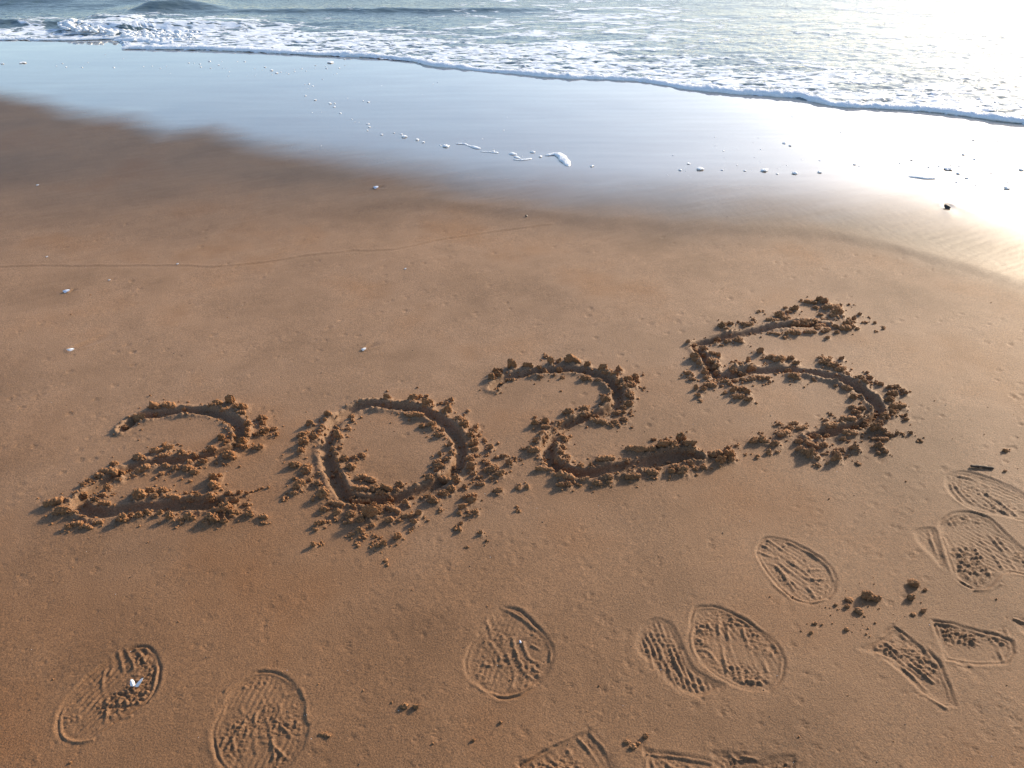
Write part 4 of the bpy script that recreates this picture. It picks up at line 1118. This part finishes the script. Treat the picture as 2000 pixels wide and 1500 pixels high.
FO_C = '705 372 10;685 424 6;977 459 10;1023 486 4;660 522 22;694 535 22;530 555 10;487 518 7;515 491 7;322 563 14;278 534 9;275 487 8;194 515 4;237 480 4;326 601 6;493 600 8;527 625 8;397 645 10;382 627 5;129 636 22;190 667 45;314 672 18;112 677 8;80 671 22;40 589 12;440 676 18;478 676 6;550 674 60;620 694 16;622 663 8;640 655 5;650 644 6;674 645 9;718 690 35;760 614 8;858 619 12;851 661 6;857 685 26;820 638 4;1053 640 20;1077 651 12;1074 561 4;1110 548 4;1262 583 4;10 700 8;125 702 4;140 713 4;375 555 6;393 554 5;725 490 4'
FO_D = '1305 631 12;1370 611 18;1248 666 8;1269 689 8;1316 715 4;1325 648 4;1417 618 4;1395 653 7;1410 663 6;1424 649 4;1467 651 16;1463 687 8;1525 646 16;1575 660 50;1590 637 12;1637 644 12;1661 578 22;1717 496 18;1767 497 8;1723 604 18;1630 686 24;1682 710 24;1601 725 8;1624 735 16;1652 749 6;1668 747 5;1730 749 12;1766 737 5;1757 663 10;1785 668 7;1815 680 18;1810 632 4;1852 504 10;1890 490 5;1905 503 8;1892 616 14;1965 588 10;1990 562 6;1985 663 30;1883 720 12;1911 733 16;1905 764 50;1895 664 4;1745 558 5;1450 565 4;1490 605 4'
FO_E = '1500 468 36;1548 496 24;1862 555 28;1262 450 12;1262 462 16;1195 490 8;1437 492 8;1092 396 10;1195 386 8;1322 334 6'


def foam_blob(seed):
    r = np.random.default_rng(seed)
    D, F = ICO[3]
    R = np.full(len(D), 0.5)
    for k in range(40):
        c = r.normal(size=3); c /= np.linalg.norm(c); c *= r.uniform(.35, .8); q = r.uniform(.15, .36)
        b = D @ c; disc = q * q - c @ c + b * b
        R = np.maximum(R, np.where(disc > 0, b + np.sqrt(np.maximum(disc, 0)), 0))
    me = mesh_from('foam', unit(D * R[:, None], .5), F)
    me.materials.append(M_FOAM)
    return me


BLOB = [foam_blob(500 + k) for k in range(8)]
fo_r = np.random.default_rng(5)
ORD = ['first', 'second', 'third', 'fourth', 'fifth', 'sixth', 'seventh', 'eighth', 'ninth', 'tenth', 'eleventh', 'twelfth'] + ['%dth' % k for k in range(13, 21)] + ['21st', '22nd', '23rd'] + ['%dth' % k for k in range(24, 31)]
for data, (ox, oy, sc), lab, grp, place in (
    (FO_A, (0, 0, .5), 'small white foam fleck in the level row below the tip of the swash, upper left', 'foam flecks in the row at the upper left', 'in the level row at the upper left'),
    (FO_B, (0, 0, .5), 'small white foam fleck in the diagonal trail running down to the foam strips', 'foam flecks in the diagonal trail', 'in the diagonal trail of flecks'),
    (FO_C, (1300, 100, .35), 'small foam fleck on the glossy sand right of the bent foam strip', 'foam flecks right of the bent strip', 'right of the bent foam strip'),
    (FO_D, (1300, 100, .35), 'small backlit foam fleck on the sand in the sun glare at the right', 'foam flecks in the sun glare', 'in the sun glare'),
    (FO_E, (560, 150, .32), 'small white foam fleck close beside the foam strips', 'foam flecks beside the foam strips', 'close beside the foam strips')):
    big_flecks = []
    for ent in data.split(';'):
        zx, zy, zw = map(float, ent.split())
        px, py = ox + zx * sc, oy + zy * sc
        w = zw * sc * 0.95
        x, y = map(float, ground(px, py))
        S = pxm(py); W = w / S
        o = obj('foam_fleck', BLOB[fo_r.integers(len(BLOB))], None, None, (x, y, height_at(x, y) - .0005))
        o.scale = (W, min(W * fo_r.uniform(.7, 1.1), .05), min(W * fo_r.uniform(.25, .34), .010))
        o.rotation_euler = (0, 0, fo_r.normal(0, .4))
        if zw * sc >= 5.5:
            big_flecks.append((px, o))
        tag(o, lab, 'foam', grp)
    big_flecks.sort(key=lambda e: e[0])
    for k, (_, o) in enumerate(big_flecks):
        o['label'] = '%s larger foam fleck from the left %s' % (ORD[k], place)


def foam_strip(pts, off, label):
    ox, oy, sc = off
    P = np.array(pts, float)
    px, py = ox + P[:, 0] * sc, oy + P[:, 1] * sc
    wx, wy = ground(px, py)
    S = np.array([pxm(v) for v in py])
    C = catmull(np.stack([wx, wy, P[:, 2] * sc / S], 1), 0.006)
    s = np.concatenate([[0], np.cumsum(np.hypot(np.diff(C[:, 0]), np.diff(C[:, 1])))])
    T = np.gradient(C[:, :2], axis=0); T /= np.linalg.norm(T, axis=1)[:, None] + 1e-9
    N = np.stack([-T[:, 1], T[:, 0]], 1)
    m = 13; n = len(C)
    endt = np.clip(np.minimum(s, s[-1] - s) / (0.6 * C[:, 2].mean() + 1e-6), 0.04, 1) ** .5
    V = np.zeros((n, m, 3))
    o = (float(C[:, 0].mean()), float(C[:, 1].mean()), 0.0)
    hz = height_at(o[0], o[1])
    for j in range(m):
        a = math.pi * j / (m - 1)
        lum = 1 + .5 * fbm(s * 30, s * 0 + j * .8, 2, 81)
        off_ = -math.cos(a) * C[:, 2] * .62 * endt * (1 + .35 * fbm(s * 22, s * 0 + (0 if j < m / 2 else 7), 2, 82))
        V[:, j, 0] = C[:, 0] + N[:, 0] * off_ - o[0]; V[:, j, 1] = C[:, 1] + N[:, 1] * off_ - o[1]
        V[:, j, 2] = hz + .0005 + np.minimum(C[:, 2] * .30, .013) * math.sin(a) ** .7 * endt * lum
    I = np.arange(n * m).reshape(n, m)
    Q = np.stack([I[:-1, :-1], I[1:, :-1], I[1:, 1:], I[:-1, 1:]], -1).reshape(-1, 4)
    tag(obj('foam_strip', mesh_from('foam_strip', V.reshape(-1, 3), Q[:, ::-1]), M_FOAM, None, o), label, 'foam', 'foam strips on the wet sand')


O7 = (560, 150, .32)
foam_strip([(1032, 416, 10), (1085, 418, 14), (1110, 428, 10), (1150, 440, 24), (1184, 447, 12)], O7, 'wavy white foam strip, leftmost of the strips on the wet sand')
foam_strip([(1180, 464, 7), (1230, 468, 9), (1292, 472, 14)], O7, 'thin straight foam strip right below the wavy one')
foam_strip([(1355, 481, 14), (1380, 479, 26), (1405, 484, 14)], O7, 'rounded foam patch above the flat strip left of the bent one')
foam_strip([(1388, 492, 14), (1405, 500, 20), (1424, 508, 10)], O7, 'short slanting foam bit linking the rounded patch and the flat strip')
foam_strip([(1380, 514, 10), (1440, 516, 16), (1498, 507, 10)], O7, 'flat foam strip left of the bent one')
foam_strip([(1575, 490, 14), (1635, 481, 30), (1672, 494, 44), (1698, 525, 44), (1722, 556, 20)], O7, 'bent white foam strip, largest of those on the wet sand')
foam_strip([(1352, 704, 12), (1400, 707, 20), (1450, 713, 20), (1510, 713, 12)], (1300, 100, .35), 'long dark sided foam strip in the sun glare at the right')

# broken crest: heap of foam where the small wave topples
hr = np.random.default_rng(91)
D, F = ICO[2]
Vs, Fs = [], []
n = 0
for k in range(420):
    t = hr.random()
    px = 132 + 250 * t ** 1.6 + hr.normal(0, 6)
    py = np.interp(px, [130, 200, 300, 400], [60, 66, 72, 74]) + hr.normal(0, 5.0) * (0.6 + t)
    x, y = map(float, ground(px, py))
    rr = hr.uniform(.006, .022) * (1 - .45 * t)
    zz = abs(hr.normal(0, .026)) * (1 - t) ** 1.2 * math.exp(-((px - 175) / 60) ** 2) + .016
    q = D * rr * hr.uniform(.7, 1.35, (len(D), 1)) * np.array([1.6, 1.2, .75]) + np.array([x, y, zz + 0.03 * (1 - t)])
    Vs.append(q); Fs.append(F + n * len(D)); n += 1
tag(obj('sea_foam', mesh_from('breaker_foam', np.vstack(Vs), np.vstack(Fs)), M_FOAM), 'heap of tumbling white foam on the small breaking wave at the upper left', 'foam', kind='stuff')
